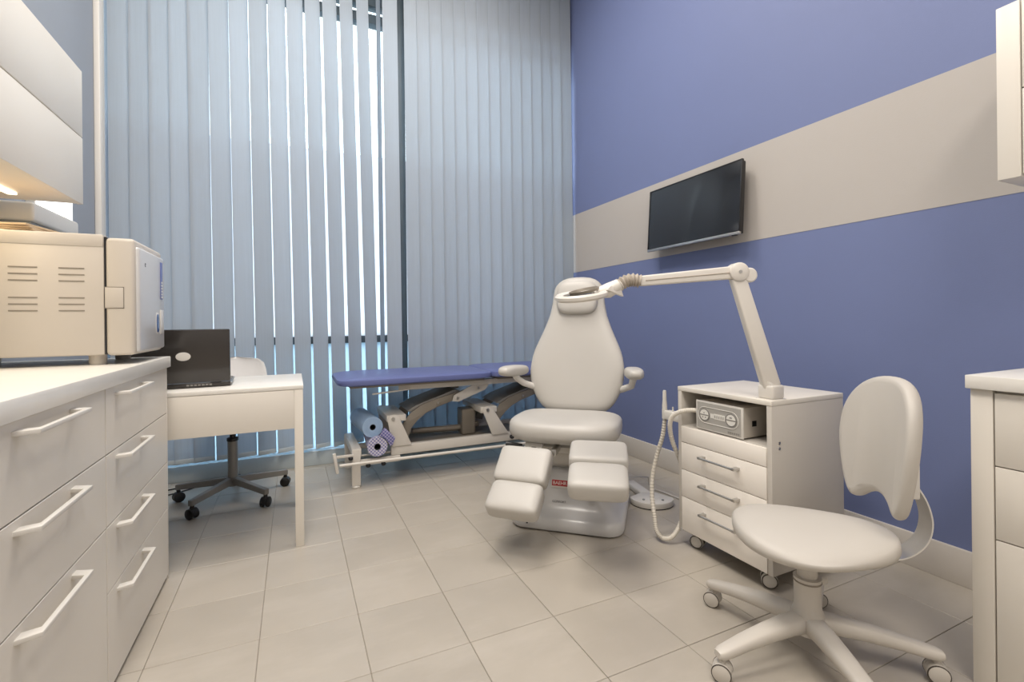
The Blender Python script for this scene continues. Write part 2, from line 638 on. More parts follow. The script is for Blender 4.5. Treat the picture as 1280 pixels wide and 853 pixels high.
def blind(label, edges, widths, tilts, leans, name='vertical_blind'):
    root = thing(name, label, 'blinds')
    x0, x1 = edges[0] - 0.045, edges[-1] + 0.025
    x0 = max(x0, WX0 + 0.005)
    x1 = min(x1, WX1 - 0.005)
    hr = obj('headrail', box(x0, BY - 0.02, CZ - 0.045, x1, BY + 0.02, CZ - 0.002, 0.004), 'plastic', root)
    zt, zb = CZ - 0.06, 0.13
    pos = []
    for i, x in enumerate(edges):
        w = widths[i]
        key = round(w, 3)
        if key not in slat_cache:
            n = 8
            poly = []
            # gently cupped fabric strip with real thickness
            for k in range(n + 1):
                t = -0.5 + k / n
                poly.append((t * w, 0.0015 * (1 - 4 * t * t)))
            for k in range(n, -1, -1):
                t = -0.5 + k / n
                poly.append((t * w, 0.0015 * (1 - 4 * t * t) + 0.0006))
            o = obj('slat', prism(poly, zb - zt, 0.0), 'slat', root, smooth=60)
            wt = obj('bottom_weight', box(-w / 2 + 0.004, -0.0015, zb - zt - 0.001, w / 2 - 0.004, 0.0035, zb - zt + 0.028, 0.001), 'weight', o)
            hk = obj('hanger', box(-0.008, -0.002, 0.0, 0.008, 0.004, 0.018), 'plastic', o)
            slat_cache[key] = o
        else:
            s = slat_cache[key]
            o = s.copy()
            C.objects.link(o)
            o.parent = root
            for gch in s.children:
                d = gch.copy()
                C.objects.link(d)
                d.parent = o
        o.location = (x, BY, zt)
        o.rotation_euler = (0, math.radians(leans[i]), math.radians(tilts[i]))
        pos.append((x - math.tan(math.radians(leans[i])) * (zt - zb), o))
    # bead chain linking the bottom weights, sagging between slats
    bm = bmesh.new()
    for yy in (BY - 0.03, BY + 0.03):
        for (xa, _), (xb, _) in zip(pos[:-1], pos[1:]):
            pts = [(xa + (xb - xa) * k / 5, yy, zb + 0.012 - 0.022 * 4 * (k / 5) * (1 - k / 5)) for k in range(6)]
            bm_tube(bm, pts, 0.0013, 5)
    obj('bead_chain', bm, 'plastic', root, stuff=True)
    return root


eL = [-0.93, -0.83, -0.735, -0.635, -0.54] + [-0.43 + 0.111 * k for k in range(9)] + [0.578]
wL = [0.112] * 5 + [0.112 - 0.0008 * k for k in range(9)] + [0.095]
tL = [6] * 5 + [10 + 2.6 * k for k in range(9)] + [62]
lnL = [0, 0, -0.1, -0.2, -0.3] + [-0.45 - 0.09 * k for k in range(9)] + [-0.6]
blind('white fabric vertical blind on the left, its slats partly open with bright gaps', eL, wL, tL, lnL)
eR = [0.660] + [0.820 + 0.0965 * i for i in range(15)]
wR = [0.112] * 16
tR = [8] + [6] * 15
lnR = [-0.3] + [-0.15] * 15
blind('white fabric vertical blind on the right beside the blue wall, its slats closed', eR, wR, tR, lnR)


# ================================================================== LEFT BASE CABINETS + WORKTOP
def pull(parent, y, z, L, x, drop=0.03, out=0.035, m='plastic', nx=-1, name='handle'):
    """bow handle along Y on a face at x, nx = outward direction along X"""
    xo = x + nx * out
    xi = x - nx * 0.002
    h = L / 2
    # flat bow: broad tapering feet joined by a slim front strip
    poly = [(xi, y - h - 0.004), (xo, y - h + 0.010), (xo, y + h - 0.010), (xi, y + h + 0.004), (xi, y + h - 0.024),
            (xo - nx * 0.010, y + h - 0.032), (xo - nx * 0.010, y - h + 0.032), (xi, y - h + 0.024)]
    bm = prism(poly, z - 0.0045, z + 0.0045, 'Z', 0.001)
    return obj(name, bm, m, parent)


FX = -0.458
wt = obj('worktop', box(WX0, -0.9, 0.832, FX + 0.012, 2.275, 0.874, 0.003), 'worktop')
tag(wt, 'long white worktop along the left wall under the steriliser', 'worktop')
zrows = [(0.018, 0.278), (0.281, 0.4565), (0.4595, 0.6505), (0.6535, 0.829)]


def base_unit(y0, y1, hy, label, zrows=zrows):
    t = thing('drawer_cabinet', label, 'cabinet', (0, 0, 0))
    bm = bmesh.new()
    bm_box(bm, WX0 + 0.002, y0, 0.0, FX - 0.021, y1, 0.83)
    obj('body', bm, 'white_lam', t, smooth=0)
    for (a, b) in zrows:
        d = obj('drawer', box(FX - 0.019, y0 + 0.0015, a, FX, y1 - 0.0015, b, 0.001, 1), 'white_lam', t)
        pull(d, hy, b - 0.022, 0.262, FX, nx=1)
    return t


base_unit(1.598, 2.255, 1.805, 'white four-drawer cabinet at the far end of the left worktop, by the desk')
base_unit(0.935, 1.595, 1.27, 'white three-drawer cabinet in the left foreground, nearest one in view', [(0.018, 0.4565)] + zrows[2:])
base_unit(0.27, 0.932, 0.6, 'white drawer cabinet beyond the left edge of the view')
ep = obj('end_panel', box(WX0 + 0.002, 2.257, 0, FX, 2.268, 0.83, 0.001), 'white_lam')
tag(ep, 'thin white end panel closing the left cabinet row beside the desk', 'panel')

# upper cabinets left
UX = -0.70


def upper_left(y0, y1, label):
    t = thing('wall_cabinet', label, 'cabinet')
    obj('body', box(WX0 + 0.002, y0, 1.447, UX - 0.02, y1, 1.935, 0.001), 'white_lam', t, smooth=0)
    for (a, b) in ((1.445, 1.688), (1.692, 1.935)):
        obj('door', box(UX - 0.018, y0 + 0.001, a, UX, y1 - 0.001, b, 0.0015), 'white_lam', t)
    return t


ul = upper_left(1.40, 2.24, 'white wall cabinet with two flap doors above the steriliser')
obj('led_strip', box(-0.862, 1.5, 1.4395, -0.838, 2.13, 1.447, 0.001), 'led', ul, label='lit warm LED strip')
upper_left(0.55, 1.397, 'white wall cabinet nearest the camera at the top left')
area('cabinet_led_light', (-0.85, 1.8, 1.436), (0, 0, 0), 0.02, 0.6, 2.2, (1.0, 0.80, 0.52))

# wall mounted white box with grey underside + lit lamp behind it
t = thing('wall_box', 'white wall-mounted box with grey screwed underside below the wall cabinet', 'box')
obj('shell', box(-0.999, 2.30, 1.385, -0.86, 2.70, 1.455, 0.01, 3), 'plastic', t)
obj('underside', box(-0.99, 2.31, 1.372, -0.872, 2.69, 1.386, 0.004), 'grey_plastic', t)
for (x, y) in ((-0.90, 2.35), (-0.90, 2.47), (-0.95, 2.40), (-0.93, 2.56)):
    obj('screw', cyl((x, y, 1.373), (x, y, 1.370), 0.006, 10), 'black', t)
for k in range(4):
    obj('vent_slot', box(-0.965 + 0.02 * k, 2.60, 1.3705, -0.955 + 0.02 * k, 2.66, 1.3725), 'black', t, smooth=0)
t = thing('wall_lamp', 'lit white wall lamp glowing behind the wall box', 'lamp')
obj('housing', box(-0.999, 2.60, 1.49, -0.968, 2.915, 1.60, 0.003), 'plastic', t)
obj('diffuser', box(-0.968, 2.603, 1.493, -0.95, 2.912, 1.597, 0.003), 'glow', t)

# ================================================================== STERILISER (autoclave)
t = thing('steriliser', 'cream bench-top steriliser with vent slots standing on the left worktop', 'steriliser')
AX0, AXB, AXF, AY0, AY1, AZ0, AZ1 = -0.975, -0.545, -0.47, 1.90, 2.235, 0.905, 1.285
obj('body', box(AX0, AY0, AZ0, AXB, AY1, AZ1, 0.006), 'cream_plastic', t)
obj('top_cover', box(AX0 - 0.001, AY0 - 0.0025, AZ1 - 0.038, AXB - 0.001, AY1 + 0.0025, AZ1 + 0.0025, 0.004), 'cream_plastic', t)
d = obj('door', box(AXB + 0.004, AY0 - 0.004, AZ0 - 0.002, AXF + 0.004, AY1 + 0.004, AZ1 - 0.006, 0.012, 3), 'cream_plastic', t)
obj('door_front', box(AXF - 0.006, AY0 + 0.010, AZ0 + 0.006, AXF + 0.014, AY1 - 0.004, AZ1 - 0.03, 0.009, 3), 'gloss_white', t, label='pale grey door front')
obj('lever', box(AXB + 0.003, AY0 - 0.0065, 1.055, AXF - 0.025, AY0 - 0.002, 1.12, 0.002), 'cream_plastic', t, label='recessed latch plate')
bmx = bmesh.new()
for (z0, z1) in ((1.053, 1.0555), (1.1195, 1.122)):
    bm_box(bmx, AXB + 0.002, AY0 - 0.0052, z0, AXF - 0.024, AY0 - 0.0035, z1)
bm_box(bmx, AXF - 0.0265, AY0 - 0.0052, 1.053, AXF - 0.0235, AY0 - 0.0035, 1.122)
obj('latch_gap', bmx, 'taupe', t, smooth=0)
obj('hinge_gap', box(AXB - 0.001, AY0 + 0.004, AZ0 + 0.002, AXB + 0.006, AY1 - 0.004, AZ1 - 0.004), 'black', t, smooth=0)
for gx in (-0.935, -0.77, -0.655):
    for zz in (1.178, 1.158, 1.138, 1.086, 1.066, 1.046):
        obj('vent_slot', box(gx, AY0 - 0.0012, zz - 0.0018, gx + 0.062 if gx > -0.7 else gx + 0.066, AY0 + 0.002, zz + 0.0018), 'taupe', t, smooth=0)
for (x, y) in ((-0.575, 1.945), (-0.93, 1.945), (-0.575, 2.19), (-0.93, 2.19)):
    obj('foot', lathe([(0.021, 0.874), (0.023, 0.879), (0.023, 0.907)], x, y, 20), 'cream_plastic', t)
obj('control_strip', box(AXF + 0.0135, 2.17, 1.095, AXF + 0.0155, 2.20, 1.235, 0.0005), 'blue_print', t, label='blue printed control strip')
for k in range(6):
    obj('button', box(AXF + 0.0155, 2.178, 1.10 + k * 0.011, AXF + 0.0165, 2.193, 1.107 + k * 0.011), 'pale_text', t, smooth=0)
dd = obj('water_gauge_frame', xf(superq(0.004, 0.026, 0.040, 0.6, 0.9, 20, 12), T(AXF + 0.0125, 2.125, 1.005)), 'plastic', t)
obj('water_gauge', xf(superq(0.004, 0.018, 0.034, 0.6, 0.9, 20, 12), T(AXF + 0.0145, 2.125, 1.005)), 'display', t, label='dark blue oval window')
obj('button_panel', box(AXF + 0.012, 2.165, 0.965, AXF + 0.0158, 2.205, 1.055, 0.001), 'plastic', t)
text('badge', 'e', 0.03, T(AXF + 0.0142, 1.975, 1.205) @ RZ(90) @ RX(90), 'dark_text', t)

# kraft paper stack on top of the steriliser
t = thing('paper_pouches', 'stack of brown kraft paper pouches lying on the steriliser', 'paper')
for k in range(4):
    bm = box(-0.105, -0.09, 0, 0.105, 0.09, 0.006, 0.001, 1)
    xf(bm, T(-0.835 + 0.004 * k, 2.02, 1.2885 + 0.0062 * k) @ RZ(6 - 5 * k))
    obj('pouch', bm, 'kraft', t, smooth=0)

# ================================================================== DESK
t = thing('desk', 'white rectangular desk with deep front apron and a slim square leg', 'desk')
DY0, DY1, DXL, DXR, DZ = 2.32, 2.86, -0.985, 0.036, 0.722
obj('tabletop', box(DXL, DY0, DZ - 0.018, DXR, DY1, DZ, 0.002), 'worktop', t)
obj('apron', box(DXL + 0.04, DY0 + 0.002, 0.530, DXR - 0.038, DY0 + 0.020, DZ - 0.019, 0.001), 'white_lam', t)
for (x, y) in ((DXR - 0.038, DY0), (DXR - 0.038, DY1 - 0.036), (DXL, DY0), (DXL, DY1 - 0.036)):
    obj('leg', box(x, y + 0.001, 0.0, x + 0.036, y + 0.036, DZ - 0.019, 0.002), 'white_lam', t)
obj('side_rail', box(DXR - 0.034, DY0 + 0.037, 0.64, DXR - 0.016, DY1 - 0.037, DZ - 0.019, 0.001), 'white_lam', t)

# laptop (seen from behind)
t = thing('laptop', 'black laptop standing open on the desk with a silver oval badge', 'laptop', (-0.445, 2.45, DZ), 3)
obj('base', box(-0.185, -0.005, 0.002, 0.185, 0.245, 0.022, 0.006), 'laptop', t)
obj('base_trim', box(-0.190, 0.0, 0.014, 0.190, 0.243, 0.019, 0.002), 'steel', t)
lid = obj('lid', xf(box(-0.185, -0.006, 0.0, 0.185, 0.006, 0.235, 0.005), T(0, -0.002, 0.024) @ RX(9)), 'laptop', t)
obj('badge', xf(superq(0.027, 0.002, 0.019, 1.0, 1.0, 28, 14), T(0.0, -0.002, 0.024) @ RX(9) @ T(0.012, -0.0065, 0.118)), 'pale_text', t, label='silver oval badge')
bm = bmesh.new()
for k in range(7):
    bm_box(bm, 0.02 + 0.014 * k, -0.0058, 0.009, 0.030 + 0.014 * k, -0.004, 0.015)
obj('ports', bm, 'grey_metal', t, smooth=0)
for s in (-1, 1):
    obj('hinge', cyl((s * 0.13 - 0.02, -0.004, 0.024), (s * 0.13 + 0.02, -0.004, 0.024), 0.006, 10), 'black', t)
obj('screen', xf(box(-0.172, 0.0062, 0.012, 0.172, 0.0072, 0.222), T(0, -0.002, 0.024) @ RX(9)), 'screen', t, smooth=0)

# ================================================================== OFFICE CHAIR BEHIND DESK
t = thing('office_chair', 'white shell swivel chair with grey five-arm base behind the desk', 'chair', (-0.325, 3.13, 0))
# shell seat + back, one curved shell
prof = [(-0.20, 0.452), (-0.12, 0.444), (0.0, 0.44), (0.10, 0.445), (0.165, 0.475), (0.195, 0.54), (0.205, 0.62), (0.212, 0.72), (0.215, 0.80)]
halfw = [0.185, 0.20, 0.205, 0.205, 0.20, 0.19, 0.18, 0.168, 0.150]


def shell(prof, halfw, th=0.012, n=14):
    bm = bmesh.new()
    rings = []
    for i, ((y, z), w) in enumerate(zip(prof, halfw)):
        p0 = prof[max(0, i - 1)]
        p1 = prof[min(len(prof) - 1, i + 1)]
        ty, tz = p1[0] - p0[0], p1[1] - p0[1]
        L = math.hypot(ty, tz)
        ny, nz = -tz / L, ty / L
        top, bot = [], []
        for k in range(n + 1):
            s = -1 + 2 * k / n
            cup = 0.035 * s * s
            top.append((w * s, y + ny * (cup + th / 2), z + nz * (cup + th / 2)))
            bot.append((w * s, y + ny * (cup - th / 2), z + nz * (cup - th / 2)))
        rings.append(top + bot[::-1])
    return bm_loft(bm, rings)


# chair faces the desk (toward -Y): back is on +Y
sh = obj('shell', xf(shell(prof, halfw), T(0, 0.0, 0)), 'chair_white', t)
sub = sh.modifiers.new('sub', 'SUBSURF')
sub.levels = sub.render_levels = 1
obj('mechanism', box(-0.08, -0.09, 0.41, 0.08, 0.09, 0.437, 0.006), 'black', t)
obj('gas_lift', cyl((0, 0, 0.24), (0, 0, 0.415), 0.0145, 16), 'black', t)
obj('column', cyl((0, 0, 0.075), (0, 0, 0.335), 0.026, 20), 'grey_metal', t)
obj('collar', lathe([(0.027, 0.330), (0.030, 0.333), (0.030, 0.348), (0.02, 0.352)], n=20), 'black', t)


def castor(parent, x, y, ang, r, m1, m2, top, name='castor', ring=None):
    """twin-wheel swivel castor, wheel axis direction ang (deg)"""
    bm = bmesh.new()
    ca, sa = math.cos(math.radians(ang)), math.sin(math.radians(ang))
    ax = Vector((ca, sa, 0))
    fw = Vector((-sa, ca, 0))
    c = Vector((x, y, r))
    hood = []
    bm_tube(bm, [c + fw * 0.004 + Vector((0, 0, r * 0.15)), Vector((x, y, top)) - fw * r * 0.1], [r * 0.5, r * 0.30], 12)
    rings = []
    for k in range(9):
        a = math.radians(-10 + 25 * k)
        p = c + fw * (math.cos(a) * r * 0.96) + Vector((0, 0, math.sin(a) * r * 1.02))
        q = c + fw * (math.cos(a) * r * 0.70) + Vector((0, 0, math.sin(a) * r * 0.72))
        w = r * 0.30
        rings.append([p + ax * w, p - ax * w, q - ax * w, q + ax * w])
    bm_loft(bm, rings)
    o = obj(name, bm, m1, parent)
    for s in (-1, 1):
        a, b = c + ax * s * r * 0.28, c + ax * s * r * 0.80
        rr = r * 0.97
        wh = obj('wheel', tube([a, a + ax * s * r * 0.08, b - ax * s * r * 0.1, b], [rr * 0.9, rr, rr, rr * 0.85], 24), m2, o)
        if ring:
            cc = b + ax * s * 0.0005
            pts = [cc + (fw * math.cos(2 * PI * q / 24) + Vector((0, 0, 1)) * math.sin(2 * PI * q / 24)) * rr * 0.90 for q in range(25)]
            b2 = bm_tube(bmesh.new(), pts, 0.0019, 6, cap=False)
            obj('tyre_ring', b2, ring, o)
    return o


for k in range(5):
    a = math.radians(20 + 72 * k)
    ca, sa = math.cos(a), math.sin(a)
    L = 0.285
    bm = bmesh.new()
    rings = []
    for (r, hw, zt, zb) in ((0.02, 0.016, 0.125, 0.085), (0.15, 0.014, 0.112, 0.078), (L + 0.012, 0.013, 0.098, 0.068)):
        rings.append([(r * ca - s * hw * sa, r * sa + s * hw * ca, z) for (s, z) in ((-1, zb), (1, zb), (1, zt), (-1, zt))])
    bm_loft(bm, rings)
    arm = obj('base_arm', bm, 'grey_metal', t, smooth=0, bev=0.003)
    castor(arm, L * ca, L * sa, math.degrees(a) + 60 + 37 * k, 0.028, 'black', 'black', 0.075)

# cable on the floor
cb = obj('power_cable', tube(spline([(-0.92, 3.30, 0.006), (-0.78, 3.40, 0.006), (-0.64, 3.455, 0.006), (-0.56, 3.43, 0.006), (-0.62, 3.37, 0.006), (-0.80, 3.25, 0.006),
                                     (-0.78, 3.05, 0.006), (-0.69, 2.93, 0.006), (-0.73, 2.82, 0.006), (-0.90, 2.76, 0.006)], 8), 0.004, 8), 'black')
tag(cb, 'black power cable lying on the floor behind the desk', 'cable')

# ================================================================== MASSAGE TABLE
t = thing('massage_table', 'blue padded massage table on a cream scissor-lift frame before the blinds', 'massage table')


def tpad(x0, x1, y0, y1, z0, z1, e=0.22):
    bm = superq((x1 - x0) / 2, (y1 - y0) / 2, (z1 - z0) / 2, 0.45, e, 72, 16)
    return xf(bm, T((x0 + x1) / 2, (y0 + y1) / 2, (z0 + z1) / 2))


obj('long_cushion', tpad(0.225, 1.22, 2.90, 3.47, 0.612, 0.672), 'blue_leather', t)
obj('head_cushion', tpad(1.20, 1.83, 2.90, 3.47, 0.614, 0.676), 'blue_leather', t)
obj('cushion_board', box(0.30, 2.96, 0.604, 1.16, 3.42, 0.616, 0.002), 'taupe', t)
obj('cushion_board', box(1.26, 2.96, 0.604, 1.78, 3.42, 0.616, 0.002), 'taupe', t)
for y in (3.01, 3.35):
    obj('upper_beam', box(0.60, y, 0.568, 1.72, y + 0.035, 0.604, 0.003), 'cream_metal', t)
obj('adjust_lever', tube([(0.66, 2.99, 0.575), (0.60, 2.98, 0.572), (0.43, 2.97, 0.562)], 0.0055, 8), 'cream_metal', t)
# base beams
for y in (3.0, 3.38):
    obj('base_beam', box(0.545, y, 0.165, 1.95, y + 0.04, 0.225, 0.004), 'cream_metal', t)
for x in (0.31, 1.95):
    obj('end_beam', box(x, 2.985, 0.185, x + 0.055, 3.455, 0.235, 0.006), 'cream_metal', t)
    for y in (2.985, 3.415):
        obj('foot_post', box(x - 0.002, y - 0.001, 0.012, x + 0.05, y + 0.042, 0.232, 0.004), 'cream_metal', t)
        obj('foot_pad', lathe([(0.026, 0.0), (0.028, 0.006), (0.022, 0.0125)], x + 0.024, y + 0.02, 20), 'plastic', t)
# inner taupe tray
obj('cross_tray', box(0.60, 3.05, 0.19, 1.50, 3.36, 0.205, 0.002), 'taupe', t)
# pivot brackets
for (xb, xt) in ((0.66, 0.535), (1.335, 1.17)):
    for y in (2.995, 3.385):
        poly = [(xb - 0.11, 0.222), (xb + 0.012, 0.222), (xt + 0.06, 0.402), (xt + 0.035, 0.42), (xt, 0.418), (xt - 0.012, 0.39)]
        br = obj('pivot_bracket', prism(poly, y - 0.004, y + 0.004 if y > 3.2 else y + 0.006, 'Y', 0.001), 'cream_metal', t)
        obj('pivot_bolt', cyl((xt + 0.022, y - 0.012, 0.396), (xt + 0.022, y + 0.01, 0.396), 0.011, 14), 'steel', br)


def lift_arm(pts, hw, y0, y1, m, name='lift_arm'):
    """swept flat bar along a curved path in XZ"""
    up, dn = [], []
    for i, (x, z) in enumerate(pts):
        a = pts[max(0, i - 1)]
        b = pts[min(len(pts) - 1, i + 1)]
        dx, dz = b[0] - a[0], b[1] - a[1]
        L = math.hypot(dx, dz)
        w = hw[i]
        up.append((x - dz / L * w, z + dx / L * w))
        dn.append((x + dz / L * w, z - dx / L * w))
    return obj(name, prism(up + dn[::-1], y0, y1, 'Y', 0.002), m, t)


for (ox, m) in ((0.0, 'taupe'), (0.625, 'taupe')):
    pts = [(0.635 + ox, 0.265), (0.655 + ox, 0.33), (0.70 + ox, 0.385), (0.765 + ox, 0.43), (0.85 + ox, 0.462), (0.98 + ox, 0.497), (1.10 + ox, 0.53)]
    hw = [0.028, 0.032, 0.034, 0.032, 0.027, 0.023, 0.02]
    for (y0, y1) in ((3.045, 3.06), (3.34, 3.355)):
        lift_arm(pts, hw, y0, y1, m)
    obj('arm_tie', box(0.52 + ox, 3.0, 0.375, 0.64 + ox, 3.385, 0.415, 0.004), 'cream_metal', t)
    obj('arm_cover', prism([(0.66 + ox, 0.425), (0.72 + ox, 0.455), (0.98 + ox, 0.54), (1.02 + ox, 0.53), (0.70 + ox, 0.41)], 3.06, 3.34, 'Y', 0.002), 'grey_metal', t)
    pl = [(0.955 + ox, 0.468), (1.0 + ox, 0.462), (1.19 + ox, 0.53), (1.225 + ox, 0.572), (1.10 + ox, 0.568), (0.965 + ox, 0.505)]
    bk = obj('upper_bracket', prism(pl, 3.028, 3.036, 'Y', 0.001), 'cream_metal', t)
    for (x, z) in ((0.99, 0.487), (1.14, 0.543)):
        obj('pivot_bolt', cyl((x + ox, 3.02, z), (x + ox, 3.034, z), 0.009, 14), 'steel', bk)
    for (x, z) in ((0.86, 0.463),):
        obj('arm_bolt', cyl((x + ox, 3.038, z), (x + ox, 3.05, z), 0.008, 14), 'steel', t)
# actuator between the arms
obj('actuator', tube([(0.72, 3.2, 0.26), (1.02, 3.2, 0.25), (1.20, 3.2, 0.262)], [0.018, 0.02, 0.02], 14), 'taupe', t)
obj('motor_housing', box(1.06, 3.14, 0.206, 1.16, 3.26, 0.385, 0.012, 3), 'taupe', t)
# foot switch rail all along the front
obj('foot_rail', cyl((0.235, 2.945, 0.158), (1.95, 2.945, 0.145), 0.0095, 12), 'cream_metal', t)
for (x) in (0.215, 1.94):
    obj('rail_plate', xf(box(-0.009, -0.012, -0.06, 0.009, 0.012, 0.06, 0.003), T(x, 2.945, 0.175) @ RY(-9)), 'cream_metal', t)
obj('rail_link', box(0.22, 2.952, 0.20, 0.315, 2.962, 0.215, 0.001), 'cream_metal', t)
for (x, z) in ((0.30, 0.19), (0.40, 0.135), (0.49, 0.135), (1.36, 0.20), (1.42, 0.19)):
    obj('rail_clamp', xf(superq(0.014, 0.02, 0.014, 0.8, 0.8, 14, 8), T(x, 2.965, z)), 'black', t)
for y in (2.99, 3.40):
    obj('lower_strut', box(0.36, y, 0.128, 0.60, y + 0.022, 0.164, 0.003), 'cream_metal', t)
obj('knob', xf(superq(0.010, 0.010, 0.016, 0.7, 0.7, 14, 8), T(1.455, 3.01, 0.242)), 'black', t)
# bars that carry the rolls
for y in (3.06, 3.30):
    obj('shelf_rod', cyl((0.35, y, 0.172), (0.62, y, 0.172), 0.006, 10), 'cream_metal', t)


def roll(name, cx, cz, r, rin, y0, y1, m, label, rz=0):
    tt = thing(name, label, 'roll', (cx, (y0 + y1) / 2, cz), rz)
    bm = bmesh.new()
    n = 40
    L = (y1 - y0) / 2
    prof = [(rin, -L), (r * 0.985, -L), (r, -L + 0.004), (r, L - 0.004), (r * 0.985, L), (rin, L)]
    rings = [[(rr * math.cos(2 * PI * k / n), yy, rr * math.sin(2 * PI * k / n)) for k in range(n)] for rr, yy in prof + [prof[0]]]
    bm_loft(bm, rings, cap=False)
    bmesh.ops.remove_doubles(bm, verts=bm.verts[:], dist=1e-5)
    obj('sheet', bm, m, tt)
    # a few wound layers showing at the end
    for q in range(3):
        rr = rin + (r - rin) * (0.3 + 0.22 * q)
        b2 = bmesh.new()
        ringp = [(rr * math.cos(2 * PI * k / n), -L - 0.0005, rr * math.sin(2 * PI * k / n)) for k in range(n)]
        bm_tube(b2, ringp + [ringp[0]], 0.0011, 5, cap=False)
        obj('wound_edge', b2, m, tt)
    b3 = bmesh.new()
    rings = [[(rr * math.cos(2 * PI * k / n), yy, rr * math.sin(2 * PI * k / n)) for k in range(n)]
             for rr, yy in ((rin, -L - 0.001), (rin, L), (rin - 0.003, L), (rin - 0.003, -L - 0.001), (rin, -L - 0.001))]
    bm_loft(b3, rings, cap=False)
    obj('core', b3, 'black', tt)
    return tt


roll('paper_roll', 0.418, 0.354, 0.063, 0.018, 3.00, 3.38, 'blue_roll', 'pale blue paper roll stacked on top at the massage table base', 5)
r2 = roll('paper_roll', 0.470, 0.2395, 0.060, 0.020, 2.965, 3.36, 'checked', 'white and purple checked roll lying under the blue roll', -4)
bm = bmesh.new()
fl_poly = [(0.012, 0.064), (0.030, 0.100), (0.044, 0.114), (0.075, 0.082), (0.106, 0.046), (0.092, 0.006), (0.074, -0.004), (0.064, 0.020), (0.052, 0.040), (0.034, 0.056)]
obj('loose_flap', prism(fl_poly, -0.2025, -0.1985, 'Y', 0.001), 'checked_dark', r2, label='loose purple checked end folded over')

# ================================================================== TREATMENT CHAIR
t = thing('treatment_chair', 'white podiatry treatment chair with pear-shaped backrest and twin leg rests', 'chair', (1.30, 2.10, 0), -42)
# base shell : lofted rounded shape, skirt then narrowing up to a column


def rrect(x0, x1, y0, y1, r, z, n=6):
    pts = []
    for (cx, cy, a0) in ((x1 - r, y1 - r, 0), (x0 + r, y1 - r, 90), (x0 + r, y0 + r, 180), (x1 - r, y0 + r, 270)):
        for k in range(n + 1):
            a = math.radians(a0 + 90 * k / n)
            pts.append((cx + r * math.cos(a), cy + r * math.sin(a), z))
    return pts


bm = bmesh.new()
rings = [rrect(-0.26, 0.275, -0.25, 0.33, 0.075, 0.008), rrect(-0.265, 0.28, -0.255, 0.335, 0.08, 0.02),
         rrect(-0.263, 0.278, -0.252, 0.333, 0.085, 0.05), rrect(-0.245, 0.262, -0.235, 0.32, 0.06, 0.066),
         rrect(-0.215, 0.235, -0.19, 0.30, 0.07, 0.082), rrect(-0.2, 0.222, -0.165, 0.29, 0.07, 0.12),
         rrect(-0.18, 0.205, -0.148, 0.275, 0.07, 0.18), rrect(-0.165, 0.185, -0.135, 0.26, 0.065, 0.245),
         rrect(-0.15, 0.15, -0.125, 0.25, 0.06, 0.26)]
obj('base_shell', bm_loft(bm, rings), 'gloss_white', t, smooth=50)
obj('base_plate', box(-0.22, -0.215, 0.0, 0.235, 0.29, 0.009, 0.002), 'black', t)
obj('column', box(-0.115, -0.09, 0.255, 0.115, 0.21, 0.345, 0.02, 3), 'plastic', t)
obj('upper_housing', box(-0.15, -0.14, 0.34, 0.15, 0.22, 0.405, 0.02, 3), 'plastic', t)
BG = T(-0.030, -0.1475, 0.20) @ RX(-14)
obj('badge_plate', xf(box(-0.042, -0.002, -0.022, 0.042, 0.0015, 0.017, 0.001), BG), 'plastic', t)
obj('badge', xf(box(-0.039, -0.004, -0.0135, 0.039, -0.0018, 0.0145, 0.001), BG), 'red', t, label='red maker badge')
text('badge_text', 'BAEHR', 0.0225, BG @ T(0, -0.0045, 0) @ RX(90), 'pale_text', t)
text('model_text', 'COMFORT', 0.014, T(-0.03, -0.1725, 0.118) @ RX(-12) @ RX(90), 'dark_text', t)
obj('screw_cap', cyl((-0.17, -0.255, 0.035), (-0.17, -0.2495, 0.035), 0.005, 10), 'black', t)
kb = obj('rocker_switch', xf(box(-0.014, -0.012, -0.021, 0.014, 0.006, 0.021, 0.004), T(0.125, -0.168, 0.16) @ RX(-12)), 'black', t)
# seat
bm = superq(0.272, 0.235, 0.072, 0.7, 0.55, 64, 22)
for v in bm.verts:
    if v.co.z > 0:
        v.co.z += 0.018 * abs(v.co.x / 0.282) ** 2.5 - 0.006
xf(bm, T(-0.008, -0.07, 0.468) @ RX(-2))
obj('seat', bm, 'leather', t, smooth=80)
obj('seat_frame', box(-0.18, -0.19, 0.385, 0.18, 0.15, 0.412, 0.006), 'grey_metal', t)
for x in (-0.13, -0.03, 0.10, 0.2):
    obj('hinge_bracket', box(x - 0.012, -0.29, 0.372, x + 0.012, -0.18, 0.402, 0.003), 'steel', t)
obj('release_lever', tube([(-0.20, -0.22, 0.395), (-0.24, -0.24, 0.40), (-0.275, -0.245, 0.402)], [0.006, 0.010, 0.012], 10), 'black', t)


